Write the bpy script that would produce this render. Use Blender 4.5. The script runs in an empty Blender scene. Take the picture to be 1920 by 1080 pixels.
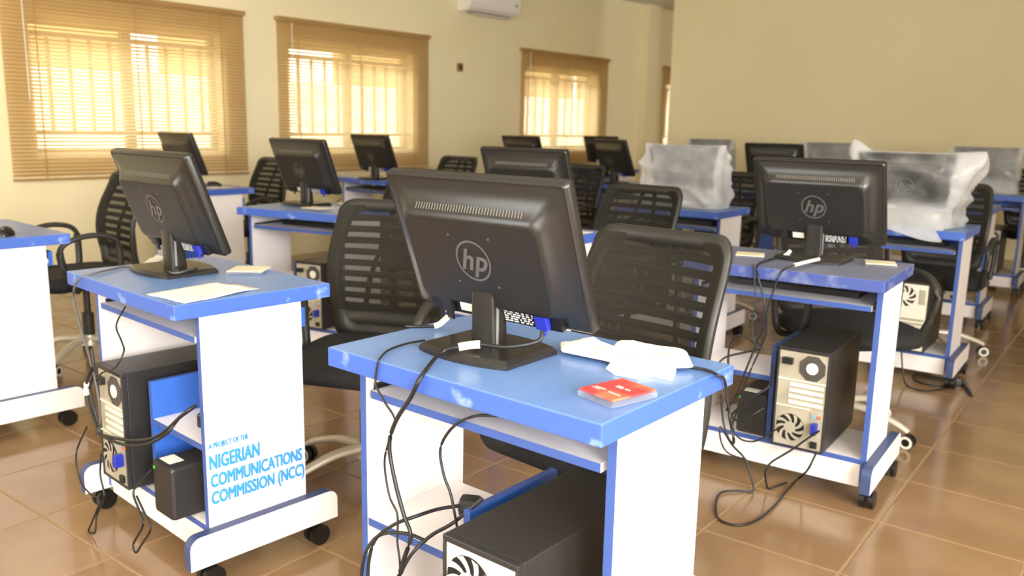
import bpy, math, random
from mathutils import Vector, Matrix, noise

# ------------------------------------------------------------------ camera, world, lights, exposure
scene = bpy.context.scene
col = scene.collection
CAM_Z, F_PX = 1.1872, 1588.68
YAW, PITCH, ROLL = math.radians(39.9484), math.radians(-10.8154), math.radians(1.1543)
FW = Vector((-math.sin(YAW) * math.cos(PITCH), math.cos(YAW) * math.cos(PITCH), math.sin(PITCH)))
RT = Vector((math.cos(YAW), math.sin(YAW), 0))
UP = RT.cross(FW)
R2 = math.cos(ROLL) * RT + math.sin(ROLL) * UP
U2 = -math.sin(ROLL) * RT + math.cos(ROLL) * UP
cam_data = bpy.data.cameras.new('camera')
cam = bpy.data.objects.new('camera', cam_data)
col.objects.link(cam)
M = Matrix((R2, U2, -FW)).transposed().to_4x4()
M.translation = Vector((0, 0, CAM_Z))
cam.matrix_world = M
cam_data.sensor_width = 36.0
cam_data.lens = F_PX / 1920 * 36.0
cam_data.clip_start = 0.05
cam_data.clip_end = 200
cam_data.dof.use_dof = True
cam_data.dof.focus_distance = 1.75
cam_data.dof.aperture_fstop = 4.2
scene.camera = cam

world = bpy.data.worlds.new('daylight_sky')
scene.world = world
world.use_nodes = True
bg = world.node_tree.nodes['Background']
bg.inputs['Color'].default_value = (1.0, 0.98, 0.94, 1)
bg.inputs['Strength'].default_value = 7.0

scene.view_settings.view_transform = 'Standard'
scene.view_settings.look = 'None'
scene.view_settings.exposure = 0.13
scene.view_settings.gamma = 1.0
scene.view_settings.use_curve_mapping = False
scene.cycles.use_denoising = True
scene.cycles.max_bounces = 10
scene.cycles.transparent_max_bounces = 16
scene.cycles.sample_clamp_indirect = 6.0

XL, XR, YN, YB, ZC = -6.4, 2.2, -2.2, 9.4, 2.84      # room: left wall, right wall, near wall, partition, ceiling
XP = -5.41                                            # free left end of the partition


def area_light(name, loc, direction, sx, sy, power, color=(1, 1, 1)):
    d = bpy.data.lights.new(name, 'AREA')
    d.shape = 'RECTANGLE'
    d.size, d.size_y = sx, sy
    d.energy = power
    d.color = color
    o = bpy.data.objects.new(name, d)
    col.objects.link(o)
    o.location = loc
    o.rotation_euler = Vector(direction).to_track_quat('-Z', 'Y').to_euler()
    return o


RIGHT_AND_ADDED_WINDOWS = [(-1.7, 0.0), (0.5, 2.2), (10.6, 12.3)]     # y ranges of the right wall's open windows; last one added to brighten the passage
NEAR_WINDOWS = [(-3.9, -2.2), (-0.9, 0.8)]                # x ranges of the open windows behind the camera
WZ0, WZ1 = 0.85, 2.25
for (a, b), pw in zip(RIGHT_AND_ADDED_WINDOWS, (290, 125, 55)):  # last power feeds the light added for the passage
    area_light('window_or_added_light', (XR + 0.12, (a + b) / 2, (WZ0 + WZ1) / 2), (-1, 0, -0.12), b - a, WZ1 - WZ0, pw, (0.95, 0.975, 1.0))
for (a, b), pw in zip(NEAR_WINDOWS, (36, 36)):
    area_light('window_or_added_light', ((a + b) / 2, YN - 0.12, (WZ0 + WZ1) / 2), (0, 1, -0.1), b - a, WZ1 - WZ0, pw, (0.95, 0.975, 1.0))


# ------------------------------------------------------------------ pixel helpers (1920 x 1080)
def ray(u, v):
    return (FW * F_PX + R2 * (u - 960) - U2 * (v - 540)).normalized()


CO = Vector((0, 0, CAM_Z))


def at_z(u, v, z):
    d = ray(u, v)
    return CO + d * ((z - CAM_Z) / d.z)


# ------------------------------------------------------------------ materials
def lin(c):
    out = []
    for x in c:
        x /= 255.0
        out.append(x / 12.92 if x <= 0.04045 else ((x + 0.055) / 1.055) ** 2.4)
    return (*out, 1.0)


MATS = {}


def mat(name, rgb, rough=0.5, metal=0.0, spec=0.5, var=None, scale=8.0, bump=0.0, bscale=60.0, coat=0.0, lo=0.4, hi=0.65):
    """principled material; var = second colour mixed in by noise"""
    m = bpy.data.materials.new(name)
    m.use_nodes = True
    nt = m.node_tree
    b = nt.nodes['Principled BSDF']
    b.inputs['Base Color'].default_value = lin(rgb)
    b.inputs['Roughness'].default_value = rough
    b.inputs['Metallic'].default_value = metal
    b.inputs['Specular IOR Level'].default_value = spec
    b.inputs['Coat Weight'].default_value = coat
    tc = nt.nodes.new('ShaderNodeTexCoord')
    if var is not None:
        n = nt.nodes.new('ShaderNodeTexNoise')
        n.inputs['Scale'].default_value = scale
        n.inputs['Detail'].default_value = 5
        r = nt.nodes.new('ShaderNodeMapRange')
        r.inputs['From Min'].default_value = lo
        r.inputs['From Max'].default_value = hi
        mx = nt.nodes.new('ShaderNodeMix')
        mx.data_type = 'RGBA'
        mx.inputs['A'].default_value = lin(rgb)
        mx.inputs['B'].default_value = lin(var)
        nt.links.new(tc.outputs['Object'], n.inputs['Vector'])
        nt.links.new(n.outputs['Fac'], r.inputs['Value'])
        nt.links.new(r.outputs['Result'], mx.inputs['Factor'])
        nt.links.new(mx.outputs['Result'], b.inputs['Base Color'])
    if bump:
        n2 = nt.nodes.new('ShaderNodeTexNoise')
        n2.inputs['Scale'].default_value = bscale
        bp = nt.nodes.new('ShaderNodeBump')
        bp.inputs['Strength'].default_value = bump
        bp.inputs['Distance'].default_value = 0.004
        nt.links.new(tc.outputs['Object'], n2.inputs['Vector'])
        nt.links.new(n2.outputs['Fac'], bp.inputs['Height'])
        nt.links.new(bp.outputs['Normal'], b.inputs['Normal'])
    MATS[name] = m
    return m


mat('wall_paint', (244, 231, 192), 0.85, var=(240, 226, 184), scale=0.7, bump=0.15, bscale=120)
mat('ceiling_paint', (232, 228, 215), 0.9, bump=0.1)
mat('tile', (146, 117, 85), 0.14, var=(135, 105, 74), scale=3.5, spec=0.5)
mat('grout', (156, 127, 93), 0.7)
mat('white_board', (242, 236, 234), 0.42, var=(236, 228, 226), scale=3)
mat('blue_top', (98, 132, 188), 0.30, var=(112, 144, 196), scale=5)
mat('blue_edge', (66, 98, 182), 0.35, var=(150, 176, 220), scale=14, lo=0.60, hi=0.72)
mat('blue_strip', (62, 88, 156), 0.4)
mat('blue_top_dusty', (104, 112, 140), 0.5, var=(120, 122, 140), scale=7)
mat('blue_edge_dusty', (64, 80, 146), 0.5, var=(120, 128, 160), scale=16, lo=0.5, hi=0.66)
mat('blue_board', (54, 104, 200), 0.4)
mat('foot_edge', (58, 72, 112), 0.45)
mat('black_plastic', (22, 21, 20), 0.32, spec=0.5, bump=0.08, bscale=400)
mat('housing', (33, 31, 29), 0.30, spec=0.55)
mat('back_panel', (30, 28, 27), 0.42, bump=0.1, bscale=500)
mat('screen_glass', (8, 8, 10), 0.12)
mat('logo_grey', (98, 94, 92), 0.35, metal=0.3)
mat('logo_dim', (62, 58, 57), 0.4)
mat('slit_grey', (110, 105, 98), 0.4)
mat('pillar', (34, 31, 28), 0.33)
mat('pillar_strip', (150, 148, 144), 0.3, metal=0.4)
mat('pc_black', (40, 38, 37), 0.42, bump=0.12, bscale=500)
mat('pc_silver', (198, 190, 172), 0.36, metal=0.35, var=(178, 170, 150), scale=12)
mat('pc_cream', (226, 222, 206), 0.45)
mat('dark_hole', (14, 13, 12), 0.6)
mat('fan_grey', (72, 68, 64), 0.5)
mat('vga_blue', (36, 46, 156), 0.4)
mat('port_orange', (205, 105, 60), 0.5)
mat('port_cyan', (130, 170, 190), 0.5)
mat('cable', (28, 27, 27), 0.45)
mat('cable_grey', (84, 82, 80), 0.45)
mat('tag_white', (240, 236, 224), 0.5)
mat('chair_black', (46, 44, 40), 0.45)
mat('chair_fabric', (24, 24, 25), 0.85, bump=0.3, bscale=300)
mat('leg_silver', (212, 202, 182), 0.3, metal=0.25)
mat('ring_white', (226, 220, 206), 0.4)
mat('led_green', (70, 200, 50), 0.4)
mat('paper', (240, 232, 220), 0.75, var=(230, 214, 192), scale=16, lo=0.52, hi=0.75)
mat('paper_shade', (228, 208, 182), 0.75, var=(244, 234, 220), scale=14)
mat('cd_red', (208, 66, 66), 0.3, var=(226, 116, 86), scale=16, lo=0.5, hi=0.62)
mat('cream_card', (232, 216, 176), 0.45, var=(240, 230, 200), scale=30)
mat('print_blue', (40, 140, 226), 0.6, var=(72, 164, 238), scale=60)
mat('print_white', (225, 225, 222), 0.6)
mat('ac_white', (240, 234, 228), 0.4)
mat('switch_brown', (140, 106, 58), 0.5)
mat('frame_metal', (150, 132, 96), 0.5)
mat('grey_paving', (200, 186, 150), 0.9, var=(180, 165, 128), scale=2)
mat('outside_wall', (250, 245, 236), 0.9)
mat('facade', (206, 176, 122), 0.9)
mat('leaf_green', (96, 110, 60), 0.8, var=(140, 140, 80), scale=3)


def shader_mix(name, build):
    m = bpy.data.materials.new(name)
    m.use_nodes = True
    nt = m.node_tree
    nt.nodes.clear()
    out = nt.nodes.new('ShaderNodeOutputMaterial')
    nt.links.new(build(nt), out.inputs['Surface'])
    MATS[name] = m


def N(nt, kind, **vals):
    n = nt.nodes.new(kind)
    for k, v in vals.items():
        n.inputs[k].default_value = v
    return n


def MIX(nt, fac, a, b):
    n = nt.nodes.new('ShaderNodeMixShader')
    if isinstance(fac, float):
        n.inputs[0].default_value = fac
    else:
        nt.links.new(fac, n.inputs[0])
    nt.links.new(a, n.inputs[1])
    nt.links.new(b, n.inputs[2])
    return n.outputs[0]


def b_slat(nt):
    d = N(nt, 'ShaderNodeBsdfPrincipled', **{'Base Color': lin((190, 156, 104)), 'Roughness': 0.45})
    t = N(nt, 'ShaderNodeBsdfTranslucent', Color=lin((244, 224, 180)))
    return MIX(nt, 0.42, d.outputs[0], t.outputs[0])


shader_mix('slat', b_slat)


def b_mesh(nt):
    d = N(nt, 'ShaderNodeBsdfDiffuse', Color=lin((52, 49, 44)))
    t = N(nt, 'ShaderNodeBsdfTransparent', Color=(1, 1, 1, 1))
    return MIX(nt, 0.75, t.outputs[0], d.outputs[0])


shader_mix('chair_mesh', b_mesh)


def make_plastic(name, taut, slack):
    """film: nearly clear where it lies taut on the housing, milky where slack folds pile up ('slack' point attribute)"""
    def b_plastic(nt):
        tc = nt.nodes.new('ShaderNodeTexCoord')
        n = N(nt, 'ShaderNodeTexNoise', Scale=14.0, Detail=3.0)
        nt.links.new(tc.outputs['Object'], n.inputs['Vector'])
        r = N(nt, 'ShaderNodeMapRange', **{'From Min': 0.35, 'From Max': 0.65, 'To Min': -0.05, 'To Max': 0.05})
        nt.links.new(n.outputs['Fac'], r.inputs['Value'])
        at = nt.nodes.new('ShaderNodeAttribute')
        at.attribute_name = 'slack'
        r2 = N(nt, 'ShaderNodeMapRange', **{'To Min': taut, 'To Max': slack})
        nt.links.new(at.outputs['Fac'], r2.inputs['Value'])
        ad = nt.nodes.new('ShaderNodeMath')
        ad.operation = 'ADD'
        nt.links.new(r.outputs['Result'], ad.inputs[0])
        nt.links.new(r2.outputs['Result'], ad.inputs[1])
        d = N(nt, 'ShaderNodeBsdfPrincipled', **{'Base Color': lin((246, 246, 246)), 'Roughness': 0.14})
        tl = N(nt, 'ShaderNodeBsdfTranslucent', Color=lin((246, 246, 246)))
        t = N(nt, 'ShaderNodeBsdfTransparent', Color=(0.97, 0.97, 0.97, 1))
        milky = MIX(nt, 0.40, d.outputs[0], tl.outputs[0])
        return MIX(nt, ad.outputs[0], t.outputs[0], milky)
    shader_mix(name, b_plastic)


make_plastic('plastic_clear', 0.10, 0.64)
make_plastic('plastic_milky', 0.40, 0.66)


def b_glass(nt):
    g = N(nt, 'ShaderNodeBsdfGlossy', Color=(1, 1, 1, 1), Roughness=0.02)
    t = N(nt, 'ShaderNodeBsdfTransparent', Color=(0.95, 0.97, 0.96, 1))
    return MIX(nt, 0.06, t.outputs[0], g.outputs[0])


shader_mix('window_glass', b_glass)


def b_clear(nt):
    g = N(nt, 'ShaderNodeBsdfPrincipled', **{'Base Color': lin((215, 215, 225)), 'Roughness': 0.1})
    t = N(nt, 'ShaderNodeBsdfTransparent', Color=(0.95, 0.95, 0.97, 1))
    return MIX(nt, 0.16, t.outputs[0], g.outputs[0])


shader_mix('clear_case', b_clear)


# ------------------------------------------------------------------ mesh builder
class MB:
    def __init__(self):
        self.v, self.f, self.m, self.s = [], [], [], []
        self.T = Matrix.Identity(4)

    def add(self, verts, faces, mi=0, smooth=False):
        o = len(self.v)
        self.v += [tuple(self.T @ Vector(p)) for p in verts]
        for i, fc in enumerate(faces):
            self.f.append([o + k for k in fc])
            self.m.append(mi[i] if isinstance(mi, (list, tuple)) else mi)
            self.s.append(smooth)
        return self

    def box(self, x0, x1, y0, y1, z0, z1, mi=0):
        """mi: one index or six for -x +x -y +y -z +z"""
        v = [(x, y, z) for x in (x0, x1) for y in (y0, y1) for z in (z0, z1)]
        f = [(0, 1, 3, 2), (4, 6, 7, 5), (0, 4, 5, 1), (2, 3, 7, 6), (0, 2, 6, 4), (1, 5, 7, 3)]
        return self.add(v, f, mi)

    def rings(self, rings, cap0=True, cap1=True, mi=0, smooth=True, closed=True, capmi=None):
        n = len(rings[0])
        v = [p for r in rings for p in r]
        f = []
        for i in range(len(rings) - 1):
            for j in range(n if closed else n - 1):
                k = (j + 1) % n
                f.append((i * n + j, i * n + k, (i + 1) * n + k, (i + 1) * n + j))
        self.add(v, f, mi, smooth)
        cm = mi if capmi is None else capmi
        if cap0:
            self.add(rings[0], [list(range(n))[::-1]], cm)
        if cap1:
            self.add(rings[-1], [list(range(n))], cm)
        return self

    def tube(self, pts, r, n=8, mi=0, flat=1.0, smooth=True, up=(0, 0, 1)):
        """r: radius or a list of radii; flat scales the section across 'up'"""
        pts = [Vector(p) for p in pts]
        rr = r if isinstance(r, (list, tuple)) else [r] * len(pts)
        rings = []
        for i, p in enumerate(pts):
            t = (pts[min(i + 1, len(pts) - 1)] - pts[max(i - 1, 0)]).normalized()
            a = Vector(up)
            if abs(t.dot(a)) > 0.95:
                a = Vector((1, 0, 0)) if abs(t.x) < 0.8 else Vector((0, 1, 0))
            s = t.cross(a).normalized()
            w = s.cross(t).normalized()
            rings.append([tuple(p + s * (rr[i] * math.cos(2 * math.pi * k / n)) + w * (rr[i] * flat * math.sin(2 * math.pi * k / n))) for k in range(n)])
        return self.rings(rings, mi=mi, smooth=smooth)

    def cyl(self, p0, p1, r0, r1=None, n=16, mi=0, smooth=True):
        return self.tube([p0, p1], [r0, r0 if r1 is None else r1], n, mi, smooth=smooth)

    def prism(self, poly, axis, a, b, mi=0, sidemi=None):
        """poly of 2D points extruded along axis ('x','y','z') from a to b"""
        def P(q, h):
            return {'x': (h, q[0], q[1]), 'y': (q[0], h, q[1]), 'z': (q[0], q[1], h)}[axis]
        n = len(poly)
        v = [P(q, a) for q in poly] + [P(q, b) for q in poly]
        f = [list(range(n))[::-1], list(range(n, 2 * n))] + [(i, (i + 1) % n, n + (i + 1) % n, n + i) for i in range(n)]
        sm = mi if sidemi is None else sidemi
        return self.add(v, f, [mi, mi] + [sm] * n)

    def build(self, name, mats, parent=None, bevel=0.0):
        me = bpy.data.meshes.new(name)
        me.from_pydata(self.v, [], self.f)
        ms = mats if isinstance(mats, (list, tuple)) else [mats]
        for x in ms:
            me.materials.append(MATS[x])
        for p, mi, s in zip(me.polygons, self.m, self.s):
            p.material_index = mi
            p.use_smooth = s
        import bmesh
        bm = bmesh.new()
        bm.from_mesh(me)
        bmesh.ops.recalc_face_normals(bm, faces=bm.faces)
        bm.to_mesh(me)
        bm.free()
        o = bpy.data.objects.new(name, me)
        col.objects.link(o)
        if parent is not None:
            o.parent = parent
        if bevel:
            md = o.modifiers.new('soft_edge', 'BEVEL')
            md.width = bevel
            md.segments = 2
            md.limit_method = 'ANGLE'
        return o


def rrect(w, h, r, n=5, cx=0.0, cy=0.0):
    """rounded rectangle as 2D points, counter-clockwise"""
    pts = []
    for (sx, sy, a0) in ((1, 1, 0), (-1, 1, 90), (-1, -1, 180), (1, -1, 270)):
        for k in range(n + 1):
            a = math.radians(a0 + 90 * k / n)
            pts.append((cx + sx * (w / 2 - r) + r * math.cos(a), cy + sy * (h / 2 - r) + r * math.sin(a)))
    return pts


def spline(pts, k=6):
    pts = [Vector(p) for p in pts]
    out = []
    for i in range(len(pts) - 1):
        p0, p1, p2, p3 = pts[max(i - 1, 0)], pts[i], pts[i + 1], pts[min(i + 2, len(pts) - 1)]
        for j in range(k):
            t = j / k
            out.append(0.5 * ((2 * p1) + (p2 - p0) * t + (2 * p0 - 5 * p1 + 4 * p2 - p3) * t * t + (3 * p1 - p0 - 3 * p2 + p3) * t ** 3))
    out.append(pts[-1])
    return out


def tag(o, label=None, cat=None, group=None, kind=None):
    for k, v in (('label', label), ('category', cat), ('group', group), ('kind', kind)):
        if v:
            o[k] = v
    return o


def thing(name, label, cat, loc=(0, 0, 0), rz=0.0, group=None):
    o = bpy.data.objects.new(name, None)
    o.empty_display_size = 0.1
    col.objects.link(o)
    o.location = loc
    o.rotation_euler = (0, 0, math.radians(rz))
    return tag(o, label, cat, group)


KIDS = {}


def copy_tree(o, parent=None):
    c = o.copy()
    col.objects.link(c)
    c.parent = parent
    for ch in o.children:
        copy_tree(ch, c)
    return c


def place(proto, used, label, loc, rz, group=None):
    o = proto if not used else copy_tree(proto)
    used.append(o)
    o.location = loc
    o.rotation_euler = (0, 0, math.radians(rz))
    o['label'] = label
    if group:
        o['group'] = group
    return o


# ------------------------------------------------------------------ the room
def wall_with_holes(mb, axis, a, b, u0, u1, z0, z1, holes, mi=0):
    """slab between a and b along axis; holes (ua, ub, za, zb) along the other horizontal axis"""
    def bx(p, q, r, s):
        if axis == 'x':
            mb.box(a, b, p, q, r, s, mi)
        else:
            mb.box(p, q, a, b, r, s, mi)
    cur = u0
    for (p, q, r, s) in sorted(holes):
        bx(cur, p, z0, z1)
        bx(p, q, z0, r)
        bx(p, q, s, z1)
        cur = q
    bx(cur, u1, z0, z1)


BLINDS = [(2.26, 4.10, -1), (4.41, 6.22, 1), (7.68, 9.47, 2), (10.87, 12.66, 3)]
OPEN = [(2.45, 3.90), (4.55, 6.03), (7.80, 9.27), (11.0, 12.5)]
OZ0, OZ1 = 0.93, 1.87
YE = 13.2      # end of the passage beyond the partition

mb = MB()
wall_with_holes(mb, 'x', XL - 0.22, XL, YN - 0.2, YE, 0, ZC, [(a, b, OZ0, OZ1) for a, b in OPEN])
mb.box(XL, XL + 0.10, 10.30, 10.62, 0, ZC)
tag(mb.build('wall_left', 'wall_paint'), 'cream window wall running into the far corner', kind='structure')
mb = MB().box(XP, XR, YB, YB + 0.18, 0, ZC)
tag(mb.build('wall_back', 'wall_paint'), 'plain tan back wall behind the last row', kind='structure')
mb = MB().box(XL, XR, YE, YE + 0.2, 0, ZC)
tag(mb.build('wall_passage', 'wall_paint'), 'end wall beyond the partition', kind='structure')
mb = MB()
wall_with_holes(mb, 'x', XR, XR + 0.2, YN - 0.2, YE, 0, ZC, [(a, b, WZ0, WZ1) for a, b in RIGHT_AND_ADDED_WINDOWS])
tag(mb.build('wall_right', 'wall_paint'), 'window wall opposite the blinds', kind='structure')
mb = MB()
wall_with_holes(mb, 'y', YN - 0.2, YN, XL, XR, 0, ZC, [(a, b, WZ0, WZ1) for a, b in NEAR_WINDOWS])
tag(mb.build('wall_near', 'wall_paint'), 'wall behind the camera', kind='structure')
mb = MB().box(XL - 0.22, XR + 0.2, YN - 0.2, YE + 0.2, ZC, ZC + 0.15)
tag(mb.build('ceiling', 'ceiling_paint'), 'pale plastered ceiling', kind='structure')

# floor and its tiles
mb = MB().box(XL - 0.22, XR + 0.2, YN - 0.2, YE + 0.2, -0.15, -0.0015)
floor = tag(mb.build('floor', 'grout'), 'brown ceramic tiled floor', kind='structure')
TS, TROT = 0.40, math.radians(3.0)
TC, TSN = math.cos(TROT), math.sin(TROT)
TX0, TY0 = -0.695, 2.627


def grid_pt(i, j):
    return (TX0 + TS * (i * TC - j * TSN), TY0 + TS * (i * TSN + j * TC))


def clip_rect(poly, x0, x1, y0, y1):
    for ax, lim, sg in ((0, x0, 1), (0, x1, -1), (1, y0, 1), (1, y1, -1)):
        out = []
        for k in range(len(poly)):
            p, q = poly[k - 1], poly[k]
            dp, dq = sg * (p[ax] - lim), sg * (q[ax] - lim)
            if (dp >= 0) != (dq >= 0):
                t = dp / (dp - dq)
                out.append((p[0] + t * (q[0] - p[0]), p[1] + t * (q[1] - p[1])))
            if dq >= 0:
                out.append(q)
        poly = out
        if not poly:
            break
    return poly


tiles = []
for i in range(-26, 16):
    for j in range(-20, 32):
        c = grid_pt(i + 0.5, j + 0.5)
        g = 0.004 / TS
        quad = [grid_pt(i + a, j + b) for a, b in ((g, g), (1 - g, g), (1 - g, 1 - g), (g, 1 - g))]
        inside = all(XL < x < XR and YN < y < YE for x, y in quad)
        pl = quad if inside else clip_rect(quad, XL, XR, YN, YE)
        if len(pl) < 3:
            continue
        d = Vector((c[0], c[1], -CAM_Z))
        z = d.dot(FW)
        vis = inside and z > 0.3 and abs(d.dot(R2) / z) < 0.68 and abs(d.dot(U2) / z) < 0.42
        tiles.append((0 if vis else 1, d.length, i, j, pl))
tiles.sort(key=lambda t: t[:2])
tm = MB()
h = TS / 2 - 0.004
bv = 0.0015
lo_, hi_ = -h, h
tm.rings([[(lo_, lo_, -0.0015), (hi_, lo_, -0.0015), (hi_, hi_, -0.0015), (lo_, hi_, -0.0015)],
          [(lo_, lo_, -bv * 0.5), (hi_, lo_, -bv * 0.5), (hi_, hi_, -bv * 0.5), (lo_, hi_, -bv * 0.5)],
          [(lo_ + bv, lo_ + bv, 0), (hi_ - bv, lo_ + bv, 0), (hi_ - bv, hi_ - bv, 0), (lo_ + bv, hi_ - bv, 0)]], cap0=False, smooth=False)
proto_tile = tm.build('tile', 'tile', floor)
first = True
rest = MB()
for n, (_, _, i, j, pl) in enumerate(tiles):
    if n < 300 and len(pl) == 4 and tiles[n][0] == 0:
        o = proto_tile if first else proto_tile.copy()
        if not first:
            col.objects.link(o)
        first = False
        c = grid_pt(i + 0.5, j + 0.5)
        o.location = (c[0], c[1], 0)
        o.rotation_euler = (0, 0, TROT)
    else:
        rest.add([(x, y, 0) for x, y in pl], [list(range(len(pl)))])
tag(rest.build('tile_field', 'tile', floor), kind='stuff')

# outside: paved yard, boundary wall
tag(MB().box(-20, XL - 0.22, -6, 26, -0.2, -0.1).build('ground', 'grey_paving'), 'paved yard outside the windows', kind='structure')
tag(MB().box(-13.2, -13.0, -6, 26, -0.1, 1.9).build('wall_yard', 'outside_wall'), 'yard boundary wall outside the windows', kind='structure')


mb = MB()
for ya_, yb_ in ((-6, 5.2), (5.6, 7.2), (8.1, 10.7), (12.1, 20.5), (21.2, 26)):
    mb.box(-15.4, -15.0, ya_, yb_, -0.2, 4.2)
tag(mb.build('wall_neighbour', 'facade'), 'ochre facade beyond the yard', kind='structure')


# windows in the left wall: frame, burglar bars, glass; blinds hang inside
def make_window(idx, ya, yb):
    root = MB()
    xo = XL - 0.15
    root.box(xo, xo + 0.05, ya, yb, OZ0, OZ0 + 0.04)
    root.box(xo, xo + 0.05, ya, yb, OZ1 - 0.04, OZ1)
    root.box(xo, xo + 0.05, ya, ya + 0.04, OZ0 + 0.04, OZ1 - 0.04)
    root.box(xo, xo + 0.05, yb - 0.04, yb, OZ0 + 0.04, OZ1 - 0.04)
    w = tag(root.build('window_%d' % idx, 'frame_metal'), kind='structure')
    MB().box(xo + 0.02, xo + 0.026, ya + 0.04, yb - 0.04, OZ0 + 0.04, OZ1 - 0.04).build('pane', 'window_glass', w)
    ym = (ya + yb) / 2
    MB().box(xo - 0.005, xo + 0.055, ym - 0.035, ym + 0.035, OZ0 + 0.04, OZ1 - 0.04).build('mullion', 'frame_metal', w)
    for z in (1.07, 1.75):
        MB().box(xo + 0.07, xo + 0.09, ya, yb, z - 0.016, z + 0.016).build('rail', 'frame_metal', w)
    n = 10
    for k in range(1, n):
        y = ya + (yb - ya) * k / n
        MB().box(xo + 0.07, xo + 0.085, y - 0.011, y + 0.011, 1.07, 1.75).build('bar', 'frame_metal', w)
    return w


for k, (a, b) in enumerate(OPEN):
    make_window(k + 1, a, b)


def plain_window(idx, axis, a, b):
    root = MB()
    t = 0.05

    def bx(p, q, r, s, d0, d1):
        if axis == 'x':
            root.box(XR + d0, XR + d1, p, q, r, s)
        else:
            root.box(p, q, YN - d1, YN - d0, r, s)
    bx(a, b, WZ0, WZ0 + t, 0.02, 0.08)
    bx(a, b, WZ1 - t, WZ1, 0.02, 0.08)
    bx(a, a + t, WZ0 + t, WZ1 - t, 0.02, 0.08)
    bx(b - t, b, WZ0 + t, WZ1 - t, 0.02, 0.08)
    bx((a + b) / 2 - 0.025, (a + b) / 2 + 0.025, WZ0 + t, WZ1 - t, 0.03, 0.07)
    tag(root.build('window_%d' % idx, 'frame_metal'), kind='structure')


for k, (a, b) in enumerate(RIGHT_AND_ADDED_WINDOWS):  # last frame surrounds the added passage opening
    plain_window(5 + k, 'x', a, b)
for k, (a, b) in enumerate(NEAR_WINDOWS):
    plain_window(8 + k, 'y', a, b)

BZ0, BZ1 = 0.745, 2.065
BLIND_LABELS = ['tan slatted blind over the window closest to the camera, widest in the picture',
                'tan slatted blind over the second window, between the widest blind and the air conditioner',
                'tan slatted blind over the third window, past the air conditioner',
                'narrow visible strip of tan blind beside the back wall corner']


def make_blind(y0, y1, label):
    w = y1 - y0
    r = thing('window_blind', label, 'blind', (XL + 0.035, y0, BZ0), 0, 'tan window blinds')
    MB().box(-0.022, 0.03, 0, w, BZ1 - BZ0 - 0.035, BZ1 - BZ0).build('head_rail', 'slat', r)
    MB().box(-0.012, 0.012, 0.005, w - 0.005, 0, 0.018).build('bottom_rail', 'slat', r)
    s = MB()
    t = math.radians(58)
    hw = 0.0125
    prof = []
    for k in range(4):
        a = -hw + 2 * hw * k / 3
        bow = 0.0012 * (1 - (a / hw) ** 2)
        prof.append((a * math.cos(t) - bow * math.sin(t), a * math.sin(t) + bow * math.cos(t)))
    s.add([(p[0], yy, p[1]) for yy in (0.005, w - 0.005) for p in prof], [(k, k + 1, k + 5, k + 4) for k in range(3)], smooth=True)
    n = 49
    proto = None
    pitch = (BZ1 - BZ0 - 0.035 - 0.03) / n
    for k in range(n):
        if proto is None:
            proto = o = s.build('slat', 'slat', r)
        else:
            o = proto.copy()
            col.objects.link(o)
        o.location = (0, 0, 0.03 + pitch * (k + 0.4))
        o.rotation_euler = (0, math.radians(random.Random(k * 7 + int(y0 * 10)).uniform(-5, 5)), 0)
    for q in (0.12, 0.5, 0.88):
        MB().box(0.0135, 0.0145, w * q - 0.004, w * q + 0.004, 0.01, BZ1 - BZ0 - 0.03).build('ladder_tape', 'slat', r)
    c = MB().tube([(0.03, 0.14, 1.28), (0.032, 0.14, 0.55)], 0.0035, 6).build('pull_cord', 'tag_white', r)
    return r


for (a, b, _), lb in zip(BLINDS, BLIND_LABELS):
    make_blind(a, b, lb)

# split air conditioner
r = thing('air_conditioner', 'white split air conditioner high on the window wall', 'air conditioner', (XL, 6.66, 2.355))
poly = [(0.002, 0.0), (0.13, 0.0), (0.175, 0.035), (0.195, 0.08), (0.195, 0.25), (0.17, 0.285), (0.002, 0.285)]
MB().prism(poly, 'y', 0, 0.80).build('body', 'ac_white', r, 0.006)
MB().box(0.05, 0.135, 0.10, 0.70, -0.006, -0.001).build('outlet', 'dark_hole', r)
MB().box(0.06, 0.15, 0.10, 0.70, -0.02, -0.012).build('louvre', 'ac_white', r)
MB().box(0.194, 0.198, 0.72, 0.74, 0.10, 0.13).build('indicator', 'dark_hole', r)
r = thing('wall_switch', 'small brown wall switch left of the third window', 'switch', (XL, 6.66, 1.745))
MB().box(0.001, 0.014, 0, 0.085, 0, 0.085).build('plate', 'switch_brown', r, 0.003)
MB().box(0.014, 0.02, 0.028, 0.058, 0.025, 0.06).build('rocker', 'dark_hole', r)

# ------------------------------------------------------------------ desks
W, D, TH, H = 0.653, 0.449, 0.0385, 0.75
PX, PN, PF, PT = 0.312, -0.155, 0.138, 0.018       # panel outer x, near y, far y, thickness


def caster(parent, x, y, r=0.03, mat1='black_plastic', name='caster'):
    c = MB()
    for s in (-1, 1):
        c.cyl((x + s * 0.006, y, r), (x + s * 0.022, y, r), r, n=14)
    c.box(x - 0.006, x + 0.006, y - 0.012, y + 0.012, r - 0.006, r + 0.02)
    c.cyl((x, y, r + 0.012), (x, y, 0.0635), 0.008, n=8)
    return c.build(name, mat1, parent)


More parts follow.
